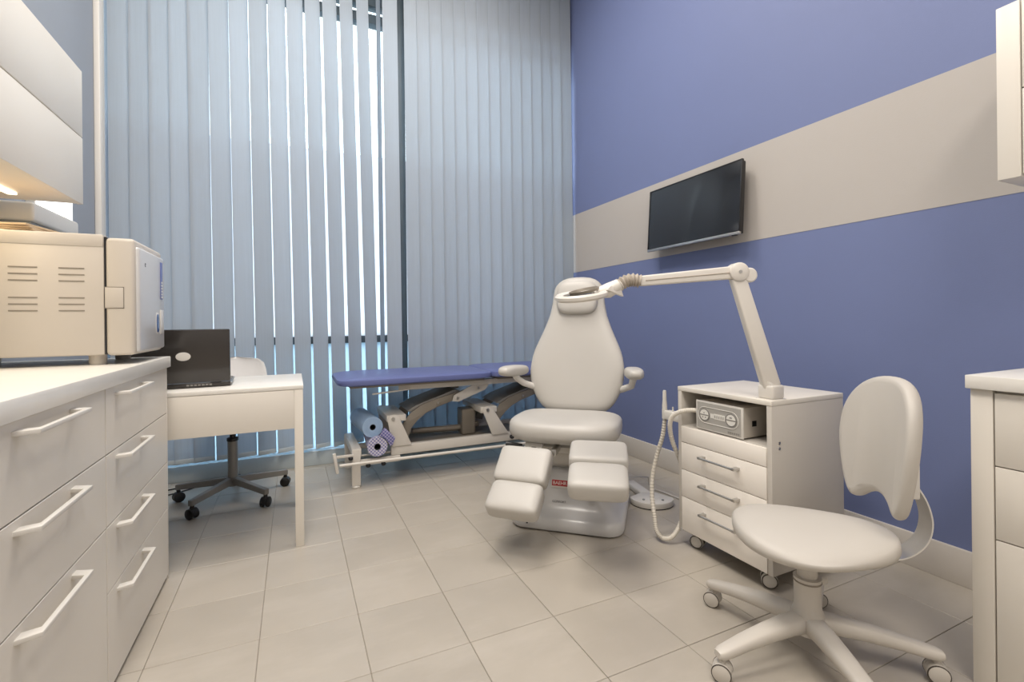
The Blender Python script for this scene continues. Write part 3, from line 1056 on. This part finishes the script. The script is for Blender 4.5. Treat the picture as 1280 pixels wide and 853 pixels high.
# backrest: pear outline in local XZ, leaning back
def pear(H, prof_w, thick, nseg=30, n=44, e=0.75):
    """prof_w list of (t, halfwidth); interpolated"""
    bm = bmesh.new()
    rings = []
    for i in range(nseg + 1):
        u = i / nseg
        tt = 0.5 - 0.5 * math.cos(PI * u)
        tt = min(max(tt, 0.003), 0.997)
        for j in range(len(prof_w) - 1):
            if prof_w[j][0] <= tt <= prof_w[j + 1][0]:
                f = (tt - prof_w[j][0]) / (prof_w[j + 1][0] - prof_w[j][0])
                f2 = f * f * (3 - 2 * f)
                f = f2 if prof_w[j][2:] else f
                w = prof_w[j][1] + (prof_w[j + 1][1] - prof_w[j][1]) * f
                break
        d = min(tt, 1 - tt) * H
        th = thick * (1 if d > thick else math.sqrt(max(0.0, 1 - (1 - d / thick) ** 2)))
        rings.append([(w * spow(math.cos(2 * PI * k / n), e), th * spow(math.sin(2 * PI * k / n), 0.8), tt * H) for k in range(n)])
    return bm_loft(bm, rings)


# outline (t , half width) sampled from the chair's back
pw = [(0.0, 0.10), (0.012, 0.145), (0.035, 0.18), (0.08, 0.215), (0.15, 0.245), (0.22, 0.262), (0.30, 0.268), (0.38, 0.262), (0.46, 0.244), (0.54, 0.216),
      (0.62, 0.19), (0.70, 0.168), (0.78, 0.155), (0.85, 0.150), (0.90, 0.146), (0.94, 0.132), (0.97, 0.108), (0.988, 0.078), (1.0, 0.03)]
BT = T(-0.008, 0.205, 0.475) @ RX(-13)
bm = pear(0.80, pw, 0.052)
for v in bm.verts:
    # wings curl a little toward the sitter
    v.co.y -= 0.30 * v.co.x * v.co.x
xf(bm, BT)
obj('backrest', bm, 'leather', t, smooth=80)
bm = superq(0.118, 0.040, 0.098, 0.55, 0.55, 44, 22)
xf(bm, BT @ T(0, -0.058, 0.66))
obj('headrest', bm, 'leather', t, smooth=80)
obj('back_post', xf(box(-0.05, 0.04, -0.03, 0.05, 0.075, 0.45, 0.01), BT), 'grey_metal', t)
# armrests
for s in (-1, 1):
    bm = superq(0.046, 0.15, 0.031, 0.7, 0.6, 36, 14)
    xf(bm, T(s * 0.325 - 0.01, 0.10, 0.722) @ RZ(s * 8) @ RX(-3))
    a = obj('armrest', bm, 'leather', t, smooth=80)
    obj('armrest_support', tube([(s * 0.325 - 0.01, 0.11, 0.705), (s * 0.318 - 0.01, 0.135, 0.675), (s * 0.30, 0.17, 0.645), (s * 0.25, 0.215, 0.62), (s * 0.20, 0.26, 0.60)],
                                [0.020, 0.018, 0.018, 0.018, 0.018], 14), 'plastic', a)


# leg rests : two pads each, upper calf pad and lower foot pad
def leg_rest(cx, ytop, ztop, pitch, splay, drop):
    B = T(cx, ytop, ztop) @ RZ(splay)
    up = xf(superq(0.122, 0.088, 0.042, 0.35, 0.22, 60, 18), B @ RX(pitch) @ T(0, -0.088, 0))
    u = obj('calf_pad', up, 'leather', t, smooth=80)
    q = B @ RX(pitch) @ T(0, -0.176, 0) @ RX(drop) @ T(0, -0.070, -0.012)
    obj('foot_pad', xf(superq(0.118, 0.076, 0.045, 0.42, 0.30, 60, 18), q), 'leather', t, smooth=80)
    obj('leg_rest_bar', xf(box(-0.045, -0.20, -0.062, 0.045, 0.12, -0.040, 0.006), B @ RX(pitch)), 'plastic', t)


leg_rest(-0.14, -0.32, 0.400, 42, -4, -8)
leg_rest(0.182, -0.32, 0.435, 12, 6, 10)

# foot pedal beside the chair
t = thing('foot_pedal', 'grey-white semicircular foot pedal on the floor behind the hose', 'pedal', (1.755, 2.015, 0), -30)
n = 20
poly = [(-0.115, 0.0)] + [(0.115 * math.cos(PI + PI * k / n), 0.10 * math.sin(PI + PI * k / n)) for k in range(1, n)] + [(0.115, 0.0), (0.04, 0.075), (-0.04, 0.075)]
obj('pedal_body', prism(poly, 0.004, 0.035, 'Z', 0.005), 'plastic', t)
obj('rubber_base', prism([(x * 0.97, y * 0.97) for x, y in poly], 0.0, 0.005), 'black', t)
for s in (-1, 1):
    obj('switch', cyl((s * 0.05, -0.045, 0.034), (s * 0.05, -0.045, 0.0395), 0.007, 12), 'grey_plastic', t)
bm = box(-0.03, -0.105, 0.0, 0.03, 0.105, 0.035, 0.010, 3)
obj('cable_neck', xf(bm, T(-0.045, 0.17, 0) @ RZ(18)), 'plastic', t)
obj('hoop', tube([(-0.13, 0.22, 0.012), (-0.12, 0.22, 0.06), (-0.02, 0.24, 0.065), (0.03, 0.25, 0.06), (0.035, 0.25, 0.012)], 0.003, 8), 'steel', t)
cb = obj('pedal_cable', tube([(1.90, 2.19, 0.006), (1.92, 2.10, 0.006), (1.93, 1.98, 0.006), (1.94, 1.8, 0.006), (1.95, 1.62, 0.006)], 0.004, 8), 'cream_metal')
tag(cb, 'thin pale cable on the floor running behind the drawer trolley', 'cable')

# ================================================================== DRAWER TROLLEY
t = thing('drawer_trolley', 'grey-white wheeled drawer trolley with open top shelf by the blue wall', 'trolley')
TX0, TX1, TY0, TY1, TZ0, TZ1 = 1.548, 1.965, 1.145, 1.598, 0.072, 0.702
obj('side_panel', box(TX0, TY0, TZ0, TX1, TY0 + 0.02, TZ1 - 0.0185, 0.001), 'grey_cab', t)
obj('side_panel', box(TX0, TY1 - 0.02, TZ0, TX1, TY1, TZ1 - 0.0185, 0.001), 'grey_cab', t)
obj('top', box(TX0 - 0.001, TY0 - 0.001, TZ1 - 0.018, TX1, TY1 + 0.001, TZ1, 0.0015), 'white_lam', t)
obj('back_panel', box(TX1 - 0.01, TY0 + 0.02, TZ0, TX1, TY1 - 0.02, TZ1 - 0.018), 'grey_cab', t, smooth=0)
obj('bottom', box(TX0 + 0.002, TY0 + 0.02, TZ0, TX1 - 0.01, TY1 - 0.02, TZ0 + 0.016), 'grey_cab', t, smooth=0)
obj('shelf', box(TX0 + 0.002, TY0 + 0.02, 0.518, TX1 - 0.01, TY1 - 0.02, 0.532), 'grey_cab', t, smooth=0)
obj('shelf_lip', box(TX0 - 0.004, TY0 + 0.021, 0.462, TX0 + 0.012, TY1 - 0.021, 0.530, 0.001), 'trolley_white', t)
for (a, b) in ((0.343, 0.459), (0.224, 0.340), (0.075, 0.221)):
    d = obj('drawer', box(TX0 - 0.004, TY0 + 0.021, a, TX0 + 0.012, TY1 - 0.021, b, 0.001), 'trolley_white', t)
    yc, zc = 1.368, b - 0.036
    bm = bmesh.new()
    bm_tube(bm, [(TX0 - 0.032, yc - 0.083, zc), (TX0 - 0.032, yc + 0.083, zc)], 0.0045, 10)
    for s in (-1, 1):
        bm_box(bm, TX0 - 0.036, yc + s * 0.083 - 0.008, zc - 0.005, TX0 - 0.003, yc + s * 0.083 + 0.008, zc + 0.005, 0.001)
    obj('handle', bm, 'steel', d, label='steel bow handle')
for (x, y, a) in ((1.60, 1.20, 222), (1.60, 1.54, 200), (1.90, 1.20, 240), (1.90, 1.54, 210)):
    castor(t, x, y, a, 0.029, 'tyre', 'plastic', 0.07, ring='tyre')
for z in (0.548, 0.528):
    obj('screw_cap', cyl((TX0 + 0.04, TY0 - 0.002, z), (TX0 + 0.04, TY0 + 0.001, z), 0.0055, 12), 'steel', t)
# handpiece holder on far side panel
hb = obj('handpiece_holder', box(1.552, TY1, 0.538, 1.590, TY1 + 0.095, 0.578, 0.004), 'plastic', t)
obj('holder_pin', cyl((1.565, TY1 + 0.05, 0.575), (1.565, TY1 + 0.05, 0.60), 0.0035, 8), 'plastic', hb)

# control unit on the shelf
t = thing('control_unit', 'cream box-shaped podiatry control unit on the trolley shelf with two round dials', 'control unit')
UX0, UY0, UY1, UZ0, UZ1 = 1.556, 1.272, 1.500, 0.536, 0.655
obj('case', box(UX0 + 0.004, UY0, UZ0 + 0.002, 1.80, UY1, UZ1, 0.003), 'cream_plastic', t)
obj('front_frame', box(UX0, UY0 - 0.002, UZ0, UX0 + 0.006, UY1 + 0.002, UZ1 + 0.002, 0.002), 'plastic', t)
obj('front_panel', box(UX0 - 0.0012, UY0 + 0.007, UZ0 + 0.007, UX0 + 0.002, UY1 - 0.006, UZ1 - 0.005), 'panel_grey', t, smooth=0)
for (x, y) in ((1.58, 1.29), (1.58, 1.48), (1.78, 1.29), (1.78, 1.48)):
    obj('foot', cyl((x, y, 0.5325), (x, y, 0.539), 0.008, 12), 'black', t)
yc, zc = (UY0 + UY1) / 2 + 0.003, 0.600
# rounded outline
pts = []
for k in range(17):
    a = math.radians(90 + 180 * k / 16)
    pts.append((UX0 - 0.002, yc + 0.066 - 0.033 * math.cos(a), zc + 0.033 * math.sin(a)))
for k in range(17):
    a = math.radians(-90 + 180 * k / 16)
    pts.append((UX0 - 0.002, yc - 0.066 - 0.033 * math.cos(a), zc + 0.033 * math.sin(a)))
pts.append(pts[0])
obj('outline', tube(pts, 0.0012, 6), 'pale_text', t)
for s in (-1, 1):
    c = Vector((UX0 - 0.001, yc + s * 0.066, zc))
    dl = obj('dial', cyl(c, c + Vector((-0.002, 0, 0)), 0.0265, 32), 'grey_metal', t)
    obj('dial_face', cyl(c + Vector((-0.002, 0, 0)), c + Vector((-0.0032, 0, 0)), 0.0215, 32), 'pale_text', dl)
    obj('dial_bar', box(c.x - 0.0040, c.y - 0.022, c.z - 0.002, c.x - 0.003, c.y + 0.022, c.z + 0.002), 'grey_metal', dl, smooth=0)
    marks = ((0.008, 0.0), (-0.010, -0.007), (-0.010, 0.007)) if s > 0 else ((0.010, 0.003), (0.010, -0.003))
    for (dz, dy) in marks:
        obj('dial_mark', box(c.x - 0.0040, c.y + dy - 0.002, c.z + dz - 0.002, c.x - 0.003, c.y + dy + 0.002, c.z + dz + 0.002), 'dark_text', dl, smooth=0)
obj('display_strip', box(UX0 - 0.0022, yc - 0.036, zc - 0.010, UX0, yc + 0.018, zc + 0.012), 'pale_text', t, smooth=0)
for k in range(5):
    obj('display_mark', box(UX0 - 0.003, yc - 0.030 + 0.010 * k, zc - 0.005, UX0 - 0.002, yc - 0.027 + 0.010 * k, zc + 0.006), 'grey_metal', t, smooth=0)
obj('display_label', box(UX0 - 0.002, yc + 0.020, zc - 0.008, UX0, yc + 0.036, zc + 0.010), 'pale_text', t, smooth=0)
bm = bmesh.new()
for k in range(6):
    y = UY0 + 0.014 + 0.0095 * k
    bm_box(bm, UX0 - 0.002, y, UZ0 + 0.011, UX0 - 0.001, y + 0.006, UZ0 + 0.018)
obj('model_marks', bm, 'grey_metal', t, smooth=0)
obj('socket', box(1.608, UY0 - 0.001, 0.580, 1.632, UY0 + 0.003, 0.602), 'black', t, smooth=0)
pk = obj('plug', cyl((1.74, UY0 - 0.018, 0.615), (1.74, UY0, 0.615), 0.012, 16), 'cream_plastic', t)
obj('plug_pin', cyl((1.74, UY0 - 0.020, 0.615), (1.74, UY0 - 0.017, 0.615), 0.005, 12), 'black', pk)

# handpiece + hose
t = thing('handpiece', 'white drill handpiece standing in the holder on the trolley side', 'handpiece')
HY = 1.708
obj('grip', lathe([(0.0095, 0.530), (0.0115, 0.54), (0.0115, 0.60), (0.009, 0.625), (0.0085, 0.66), (0.0065, 0.668)], 1.572, HY, 20), 'plastic', t)
obj('collar', lathe([(0.0125, 0.536), (0.0125, 0.58)], 1.572, HY, 20), 'plastic', t)


hp = spline([(1.572, HY, 0.53), (1.568, HY + 0.012, 0.45), (1.555, HY + 0.035, 0.36), (1.535, HY + 0.045, 0.26), (1.515, 1.735, 0.17), (1.497, 1.70, 0.095), (1.484, 1.672, 0.045), (1.487, 1.640, 0.023),
             (1.510, 1.616, 0.026), (1.54, 1.613, 0.045), (1.57, 1.614, 0.08), (1.61, 1.618, 0.15), (1.62, 1.625, 0.25), (1.585, 1.63, 0.36), (1.545, 1.632, 0.45),
             (1.520, 1.62, 0.52), (1.515, 1.60, 0.568), (1.528, 1.562, 0.597), (1.556, 1.528, 0.606), (1.575, 1.503, 0.606)], 26)
# ribbed hose : radius alternates
rad = [0.0105 if (i % 4) < 2 else 0.0093 for i in range(len(hp))]
hz = obj('hose', tube(hp, rad, 12), 'hose', t, smooth=20, label='ribbed cream hose')
bm = bmesh.new()
for i in range(0, 26 * 7, 4):
    a = hp[i]
    d = (hp[min(i + 1, len(hp) - 1)] - a)
    bm_tube(bm, [a, a + d.normalized() * 0.0022], 0.0107, 12)
g2 = obj('hose_ribs', bm, 'hose_groove', hz, stuff=True)

# ================================================================== MAGNIFIER LAMP
t = thing('magnifier_lamp', 'white jointed magnifier lamp clamped to the trolley top', 'lamp')
LB = Vector((1.60, 1.185, 0.702))
obj('clamp_base', box(LB.x - 0.032, LB.y - 0.032, 0.7035, LB.x + 0.032, LB.y + 0.032, 0.755, 0.008, 3), 'lampwhite', t)
obj('clamp_plate', box(LB.x - 0.036, LB.y - 0.036, 0.701, LB.x + 0.036, LB.y + 0.036, 0.7045, 0.001), 'lampwhite', t)
obj('pivot', cyl((LB.x - 0.03, LB.y - 0.005, 0.752), (LB.x + 0.03, LB.y + 0.005, 0.752), 0.016, 20), 'lampwhite', t)
E1 = Vector((1.478, 1.225, 1.150))


def flatbar(p0, p1, w0, w1, th, m, name, bev=0.006):
    """bar whose broad side lies in the vertical plane through p0 p1"""
    p0, p1 = Vector(p0), Vector(p1)
    d = (p1 - p0).normalized()
    side = Vector((0.91, -0.42, 0))
    side = (side - d * side.dot(d)).normalized()
    nrm = d.cross(side).normalized()
    bm = bmesh.new()
    rings = []
    for p, w in ((p0, w0), (p1, w1)):
        rings.append([p + side * w + nrm * th, p - side * w + nrm * th, p - side * w - nrm * th, p + side * w - nrm * th])
    bm_loft(bm, rings)
    bmesh.ops.bevel(bm, geom=bm.edges[:], offset=bev, segments=3, affect='EDGES', profile=0.5)
    return obj(name, bm, m, t)


flatbar((LB.x, LB.y, 0.748), E1, 0.031, 0.026, 0.018, 'lampwhite', 'lower_arm')
ax = Vector((0.42, 0.91, 0))
e1b = E1 + Vector((0.0, 0, 0.02))
obj('elbow_joint', tube([e1b - ax * 0.026, e1b - ax * 0.022, e1b + ax * 0.022, e1b + ax * 0.026], [0.028, 0.034, 0.034, 0.028], 28), 'lampwhite', t)
e2 = e1b + Vector((0.036, -0.016, -0.012))
obj('elbow_cover', tube([e2 - ax * 0.02, e2 - ax * 0.016, e2 + ax * 0.016, e2 + ax * 0.02], [0.022, 0.027, 0.027, 0.022], 28), 'lampwhite', t)
obj('elbow_screw', cyl(e1b - ax * 0.029, e1b - ax * 0.024, 0.006, 12), 'steel', t)
W1 = Vector((1.160, 1.385, 1.142))
d = (W1 - e1b).normalized()
bm = bmesh.new()
n3 = d.cross(ax).normalized()
rings = []
for p, w in ((e1b, 0.024), (W1, 0.019)):
    rings.append([p + n3 * w + ax * 0.013, p + n3 * w - ax * 0.013, p - n3 * w - ax * 0.013, p - n3 * w + ax * 0.013])
bm_loft(bm, rings)
bmesh.ops.bevel(bm, geom=bm.edges[:], offset=0.006, segments=3, affect='EDGES', profile=0.5)
obj('upper_arm', bm, 'lampwhite', t)
obj('arm_groove', tube([e1b + d * 0.02 - ax * 0.0135 + n3 * 0.0, W1 - d * 0.02 - ax * 0.0135], 0.0022, 6), 'spring', t)
obj('wrist_screw', cyl(W1 - ax * 0.016, W1 - ax * 0.011, 0.004, 10), 'steel', t)
# bellows neck
bm = bmesh.new()
nb = 24
npts, nrad = [], []
W2 = Vector((1.095, 1.418, 1.130))
for k in range(nb + 1):
    npts.append(W1 + (W2 - W1) * (k / nb) + Vector((0, 0, 0.010 * math.sin(PI * k / nb))))
    nrad.append(0.0225 + 0.0035 * math.cos(2 * PI * k / 4))
obj('bellows', bm_tube(bm, npts, nrad, 20), 'spring', t, smooth=50)
# head: yoke + ring + lens + hood
W3 = Vector((1.055, 1.435, 1.108))
obj('yoke', tube([W2 + Vector((0.004, 0, 0.004)), W2, W3, W3 + Vector((-0.05, 0.018, -0.012))], [0.015, 0.024, 0.028, 0.016], 18), 'lampwhite', t)
obj('handle_fin', prism([(1.105, 1.085), (1.03, 1.108), (1.045, 1.125), (1.09, 1.125)], 1.405, 1.42, 'Y', 0.003), 'lampwhite', t)
HC = Vector((0.965, 1.475, 1.090))
HM = T(*HC) @ RZ(-24) @ RY(-7) @ RX(9)
bm = bmesh.new()
n = 40
prof = [(0.066, -0.006), (0.088, -0.012), (0.098, -0.004), (0.098, 0.006), (0.090, 0.013), (0.066, 0.008), (0.066, -0.006)]
rings = [[(r * math.cos(2 * PI * k / n), r * math.sin(2 * PI * k / n), z) for k in range(n)] for r, z in prof]
bm_loft(bm, rings, cap=False)
bmesh.ops.remove_doubles(bm, verts=bm.verts[:], dist=1e-5)
obj('head_ring', xf(bm, HM), 'lampwhite', t)
bm = bm_lathe(bmesh.new(), [(0.02, 0.010), (0.045, 0.008), (0.066, 0.002), (0.066, -0.003), (0.03, -0.006)], n=36)
obj('lens', xf(bm, HM), 'lens', t)
bm = bmesh.new()
rings = []
for r, z in ((0.050, 0.0), (0.056, 0.010), (0.060, 0.010), (0.056, 0.0)):
    rings.append([(r * math.cos(2 * PI * k / n) * 0.95, r * math.sin(2 * PI * k / n) * 0.8, z) for k in range(n)])
rings.append(rings[0])
bm_loft(bm, rings, cap=False)
bmesh.ops.remove_doubles(bm, verts=bm.verts[:], dist=1e-5)
obj('lens_cover', xf(bm, HM @ T(0.012, 0.0, 0.012) @ RY(-5)), 'taupe', t)
HN = HC + (W3 - HC).normalized() * 0.085
obj('head_bracket', tube([W3 + Vector((-0.01, 0.003, -0.004)), HN], [0.020, 0.012], 14), 'lampwhite', t)

# ================================================================== STOOL
t = thing('stool', 'cream swivel work stool with small heart-shaped backrest and five castors', 'stool', (1.371, 0.904, 0), 0)
FA = 141.0   # facing direction in degrees
angs = [100, 172, 244, 316, 28]
for k, aa in enumerate(angs):
    a = math.radians(aa)
    ca, sa = math.cos(a), math.sin(a)
    bm = bmesh.new()
    rings = []
    for (r, hw, zt, zb) in ((0.015, 0.030, 0.135, 0.080), (0.08, 0.029, 0.130, 0.083), (0.15, 0.027, 0.120, 0.080), (0.23, 0.024, 0.106, 0.072), (0.285, 0.021, 0.094, 0.062), (0.31, 0.019, 0.088, 0.060), (0.322, 0.013, 0.083, 0.064)):
        ring = []
        for q in range(12):
            th = 2 * PI * q / 12
            s = spow(math.cos(th), 0.6)
            z = (zt + zb) / 2 + (zt - zb) / 2 * spow(math.sin(th), 0.6)
            ring.append((r * ca - s * hw * sa, r * sa + s * hw * ca, z))
        rings.append(ring)
    arm = obj('base_arm', bm_loft(bm, rings), 'stool', t, smooth=60)
    cdir = [60, 75, 40, 65, 30][k]
    c = castor(arm, 0.307 * ca, 0.307 * sa, 215 + [-8, 0, 10, 5, 20][k], 0.0265, 'stool', 'stool', 0.066)
    # dark tyre ring around each wheel
    wa = math.radians(215 + [-8, 0, 10, 5, 20][k])
    axv = Vector((math.cos(wa), math.sin(wa), 0))
    b2 = bmesh.new()
    for s in (-1, 1):
        cc = Vector((0.307 * ca, 0.307 * sa, 0.0265)) + axv * s * 0.0185
        u = Vector((-axv.y, axv.x, 0))
        pts = [cc + (u * math.cos(2 * PI * q / 24) + Vector((0, 0, 1)) * math.sin(2 * PI * q / 24)) * 0.0245 for q in range(25)]
        bm_tube(b2, pts, 0.0019, 6, cap=False)
    obj('tyre_ring', b2, 'tyre', c)
obj('hub', lathe([(0.03, 0.072), (0.046, 0.078), (0.046, 0.125), (0.037, 0.145), (0.035, 0.16), (0.036, 0.232), (0.037, 0.236), (0.028, 0.238)]), 'stool', t, smooth=40)
obj('gas_lift', cyl((0, 0, 0.235), (0, 0, 0.315), 0.0265, 24), 'stool', t)
obj('collar_ring', lathe([(0.0365, 0.222), (0.0375, 0.2245), (0.0365, 0.227)]), 'taupe', t)
obj('height_knob', tube([(0.030, -0.010, 0.222), (0.052, -0.018, 0.222)], [0.014, 0.012], 14), 'stool', t)


def f_of(a):
    return Vector((math.cos(math.radians(a)), math.sin(math.radians(a)), 0))


# seat: rounded saddle, local +X = forward
bm = bmesh.new()
n, nv = 56, 16
rings = []
for i in range(1, nv):
    ph = -PI / 2 + PI * i / nv
    ct, st = spow(math.cos(ph), 0.55), spow(math.sin(ph), 0.8)
    ring = []
    for k in range(n):
        th = 2 * PI * k / n
        # wider at the back, slightly pointed at the front
        rr = 0.203 + 0.010 * math.cos(2 * th) - 0.016 * math.cos(3 * th) * 0.8
        x, y = rr * ct * math.cos(th), rr * ct * math.sin(th)
        z = 0.038 * st
        if st > 0:
            z += 0.012 * (x / 0.22) ** 2 * ct - 0.012 * (y / 0.22) ** 2
        ring.append((x, y, z))
    rings.append(ring)
bm_loft(bm, rings)
xf(bm, T(0, 0, 0.360) @ RZ(FA) @ T(0.0, 0, 0))
obj('seat', bm, 'leather2', t, smooth=80)
obj('seat_plate', xf(box(-0.08, -0.06, -0.01, 0.08, 0.06, 0.006, 0.004), T(0, 0, 0.318) @ RZ(FA)), 'taupe', t)

# backrest outline in local (y across, z up); arch cut at the bottom
zs0, zs1 = 0.460, 0.845
out = []
R = [(0.0, 0.372), (0.05, 0.366), (0.092, 0.345), (0.124, 0.308), (0.144, 0.258), (0.150, 0.20), (0.147, 0.15), (0.137, 0.095), (0.124, 0.045), (0.110, 0.012), (0.094, -0.004),
     (0.074, 0.002), (0.052, 0.020), (0.026, 0.033), (0.0, 0.037)]
poly = [(y, z) for y, z in R] + [(-y, z) for y, z in reversed(R[1:-1])]
cent = Vector((0, 0.19))


def cushion(poly, th, m, name, mtx, cen, rings_n=7, bend=1.6):
    bm = bmesh.new()
    rings = []
    P = [Vector(p) for p in poly]
    for i in range(2 * rings_n + 1):
        u = -1 + i / rings_n
        s = 1 - 0.10 * abs(u) ** 4
        x = th * math.copysign(1 - (1 - abs(u)) ** 2.0, u) if False else th * u
        off = 1 - abs(u)
        inset = 0.020 * (1 - math.sqrt(max(0, 1 - u * u)))
        ring = []
        for k, p in enumerate(P):
            a, b = P[k - 1], P[(k + 1) % len(P)]
            tg = (b - a).normalized()
            nr = Vector((tg.y, -tg.x))
            q = p + nr * inset * (1 if nr.dot(cen - p) > 0 or True else -1)
            ring.append((x, q.x, q.y))
        rings.append(ring)
    vr = [[bm.verts.new(p) for p in r] for r in rings]
    n = len(P)
    for i in range(len(vr) - 1):
        for j in range(n):
            bm.faces.new((vr[i][j], vr[i][(j + 1) % n], vr[i + 1][(j + 1) % n], vr[i + 1][j]))
    # caps with rounded fan via triangulated fill
    f1 = bm.faces.new(vr[0])
    f2 = bm.faces.new(vr[-1])
    bmesh.ops.triangulate(bm, faces=[f1, f2])
    for v in bm.verts:
        v.co.x += bend * v.co.y * v.co.y
    bmesh.ops.recalc_face_normals(bm, faces=bm.faces[:])
    xf(bm, mtx)
    return obj(name, bm, m, t, smooth=60)


# refine outline by spline for smoothness
pp = [Vector((p[0], p[1], 0)) for p in poly]
ref = []
N = len(pp)
for i in range(N):
    a, b, c, d = pp[i - 1], pp[i], pp[(i + 1) % N], pp[(i + 2) % N]
    for k in range(3):
        u = k / 3
        v = 0.5 * ((2 * b) + (c - a) * u + (2 * a - 5 * b + 4 * c - d) * u * u + (3 * b - a - 3 * c + d) * u ** 3)
        ref.append((v.x, v.y))
BM = RZ(FA) @ T(-0.190, 0, zs0) @ RZ(9) @ RY(-6)
cushion(ref, 0.022, 'leather2', 'backrest', BM, cent)
# curved metal bracket from under the seat up behind the back
bm = bmesh.new()
path = [(-0.10, 0.318), (-0.19, 0.320), (-0.245, 0.335), (-0.285, 0.375), (-0.298, 0.43), (-0.285, 0.49), (-0.255, 0.545)]
sp = spline([(p[0], 0, p[1]) for p in path], 6)
rings = []
for i, p in enumerate(sp):
    a = sp[max(0, i - 1)]
    b = sp[min(len(sp) - 1, i + 1)]
    dd = (b - a).normalized()
    nn = Vector((-dd.z, 0, dd.x))
    w = 0.032
    rings.append([p + Vector((0, w, 0)) + nn * 0.002, p - Vector((0, w, 0)) + nn * 0.002, p - Vector((0, w, 0)) - nn * 0.002, p + Vector((0, w, 0)) - nn * 0.002])
bm_loft(bm, rings)
xf(bm, RZ(FA))
obj('back_bracket', bm, 'alu', t, label='curved bright metal bracket', smooth=50)
obj('back_plate', xf(box(-0.262, -0.05, 0.50, -0.240, 0.05, 0.60, 0.006), RZ(FA)), 'plastic', t)

# ================================================================== RIGHT BASE + WALL CABINETS
t = thing('drawer_cabinet', 'white drawer cabinet at the right edge of the view beside the blue wall', 'cabinet')
RX0 = 1.672
obj('end_panel', box(RX0, 0.600, 0.0, WX1 - 0.016, 0.645, 0.803, 0.001), 'white_lam', t)
obj('body', box(RX0 + 0.02, -0.4, 0.0, WX1 - 0.016, 0.599, 0.803), 'white_lam', t, smooth=0)
for (a, b) in ((0.02, 0.408), (0.411, 0.602), (0.605, 0.796)):
    obj('drawer', box(RX0 + 0.002, -0.05, a, RX0 + 0.019, 0.597, b, 0.001), 'white_lam', t)
wt = obj('worktop', box(RX0 - 0.012, -0.4, 0.804, WX1 - 0.002, 0.652, 0.84, 0.002), 'worktop')
tag(wt, 'white worktop slab on the right-hand drawer cabinet', 'worktop')
t = thing('wall_cabinet', 'white wall cabinet at the upper right edge over the white band', 'cabinet')
obj('body', box(1.942, 0.0, 1.41, WX1 - 0.002, 0.62, 1.915), 'white_lam', t, smooth=0)
obj('end_panel', box(1.918, 0.6215, 1.405, WX1 - 0.002, 0.672, 1.918, 0.001), 'white_lam', t)
for (a, b) in ((1.412, 1.659), (1.663, 1.918)):
    obj('door', box(1.922, 0.0, a, 1.940, 0.619, b, 0.001), 'white_lam', t)

# ================================================================== TELEVISION
t = thing('television', 'black flat television tilted forward on the white band of the blue wall', 'television', (2.165, 2.118, 1.652), 0)
TM = RY(4.0)   # top leans toward the room
obj('back_case', xf(box(-0.004, -0.355, -0.198, 0.028, 0.355, 0.195, 0.006), TM), 'black', t)
obj('screen', xf(box(-0.0065, -0.352, -0.188, -0.0035, 0.352, 0.196, 0.001), TM), 'screen', t)
obj('bezel', xf(box(-0.010, -0.358, -0.204, 0.006, 0.358, -0.189, 0.002), TM), 'steel', t, label='thin silver lower bezel')
obj('bezel', xf(box(-0.0085, -0.3585, -0.190, 0.006, -0.3515, 0.201, 0.001), TM), 'black', t)
obj('bezel', xf(box(-0.0085, 0.3515, -0.190, 0.006, 0.3585, 0.201, 0.001), TM), 'black', t)
obj('bezel', xf(box(-0.0085, -0.351, 0.1955, 0.006, 0.351, 0.201, 0.001), TM), 'black', t)
obj('maker_mark', xf(box(-0.0115, -0.03, -0.205, -0.0095, 0.03, -0.196, 0.0005), TM), 'steel', t)
obj('wall_mount', box(0.02, -0.12, -0.10, 0.084, 0.12, 0.10, 0.004), 'black', t)
obj('sensor', xf(box(-0.010, -0.34, -0.210, 0.0, -0.31, -0.203, 0.001), TM), 'black', t)
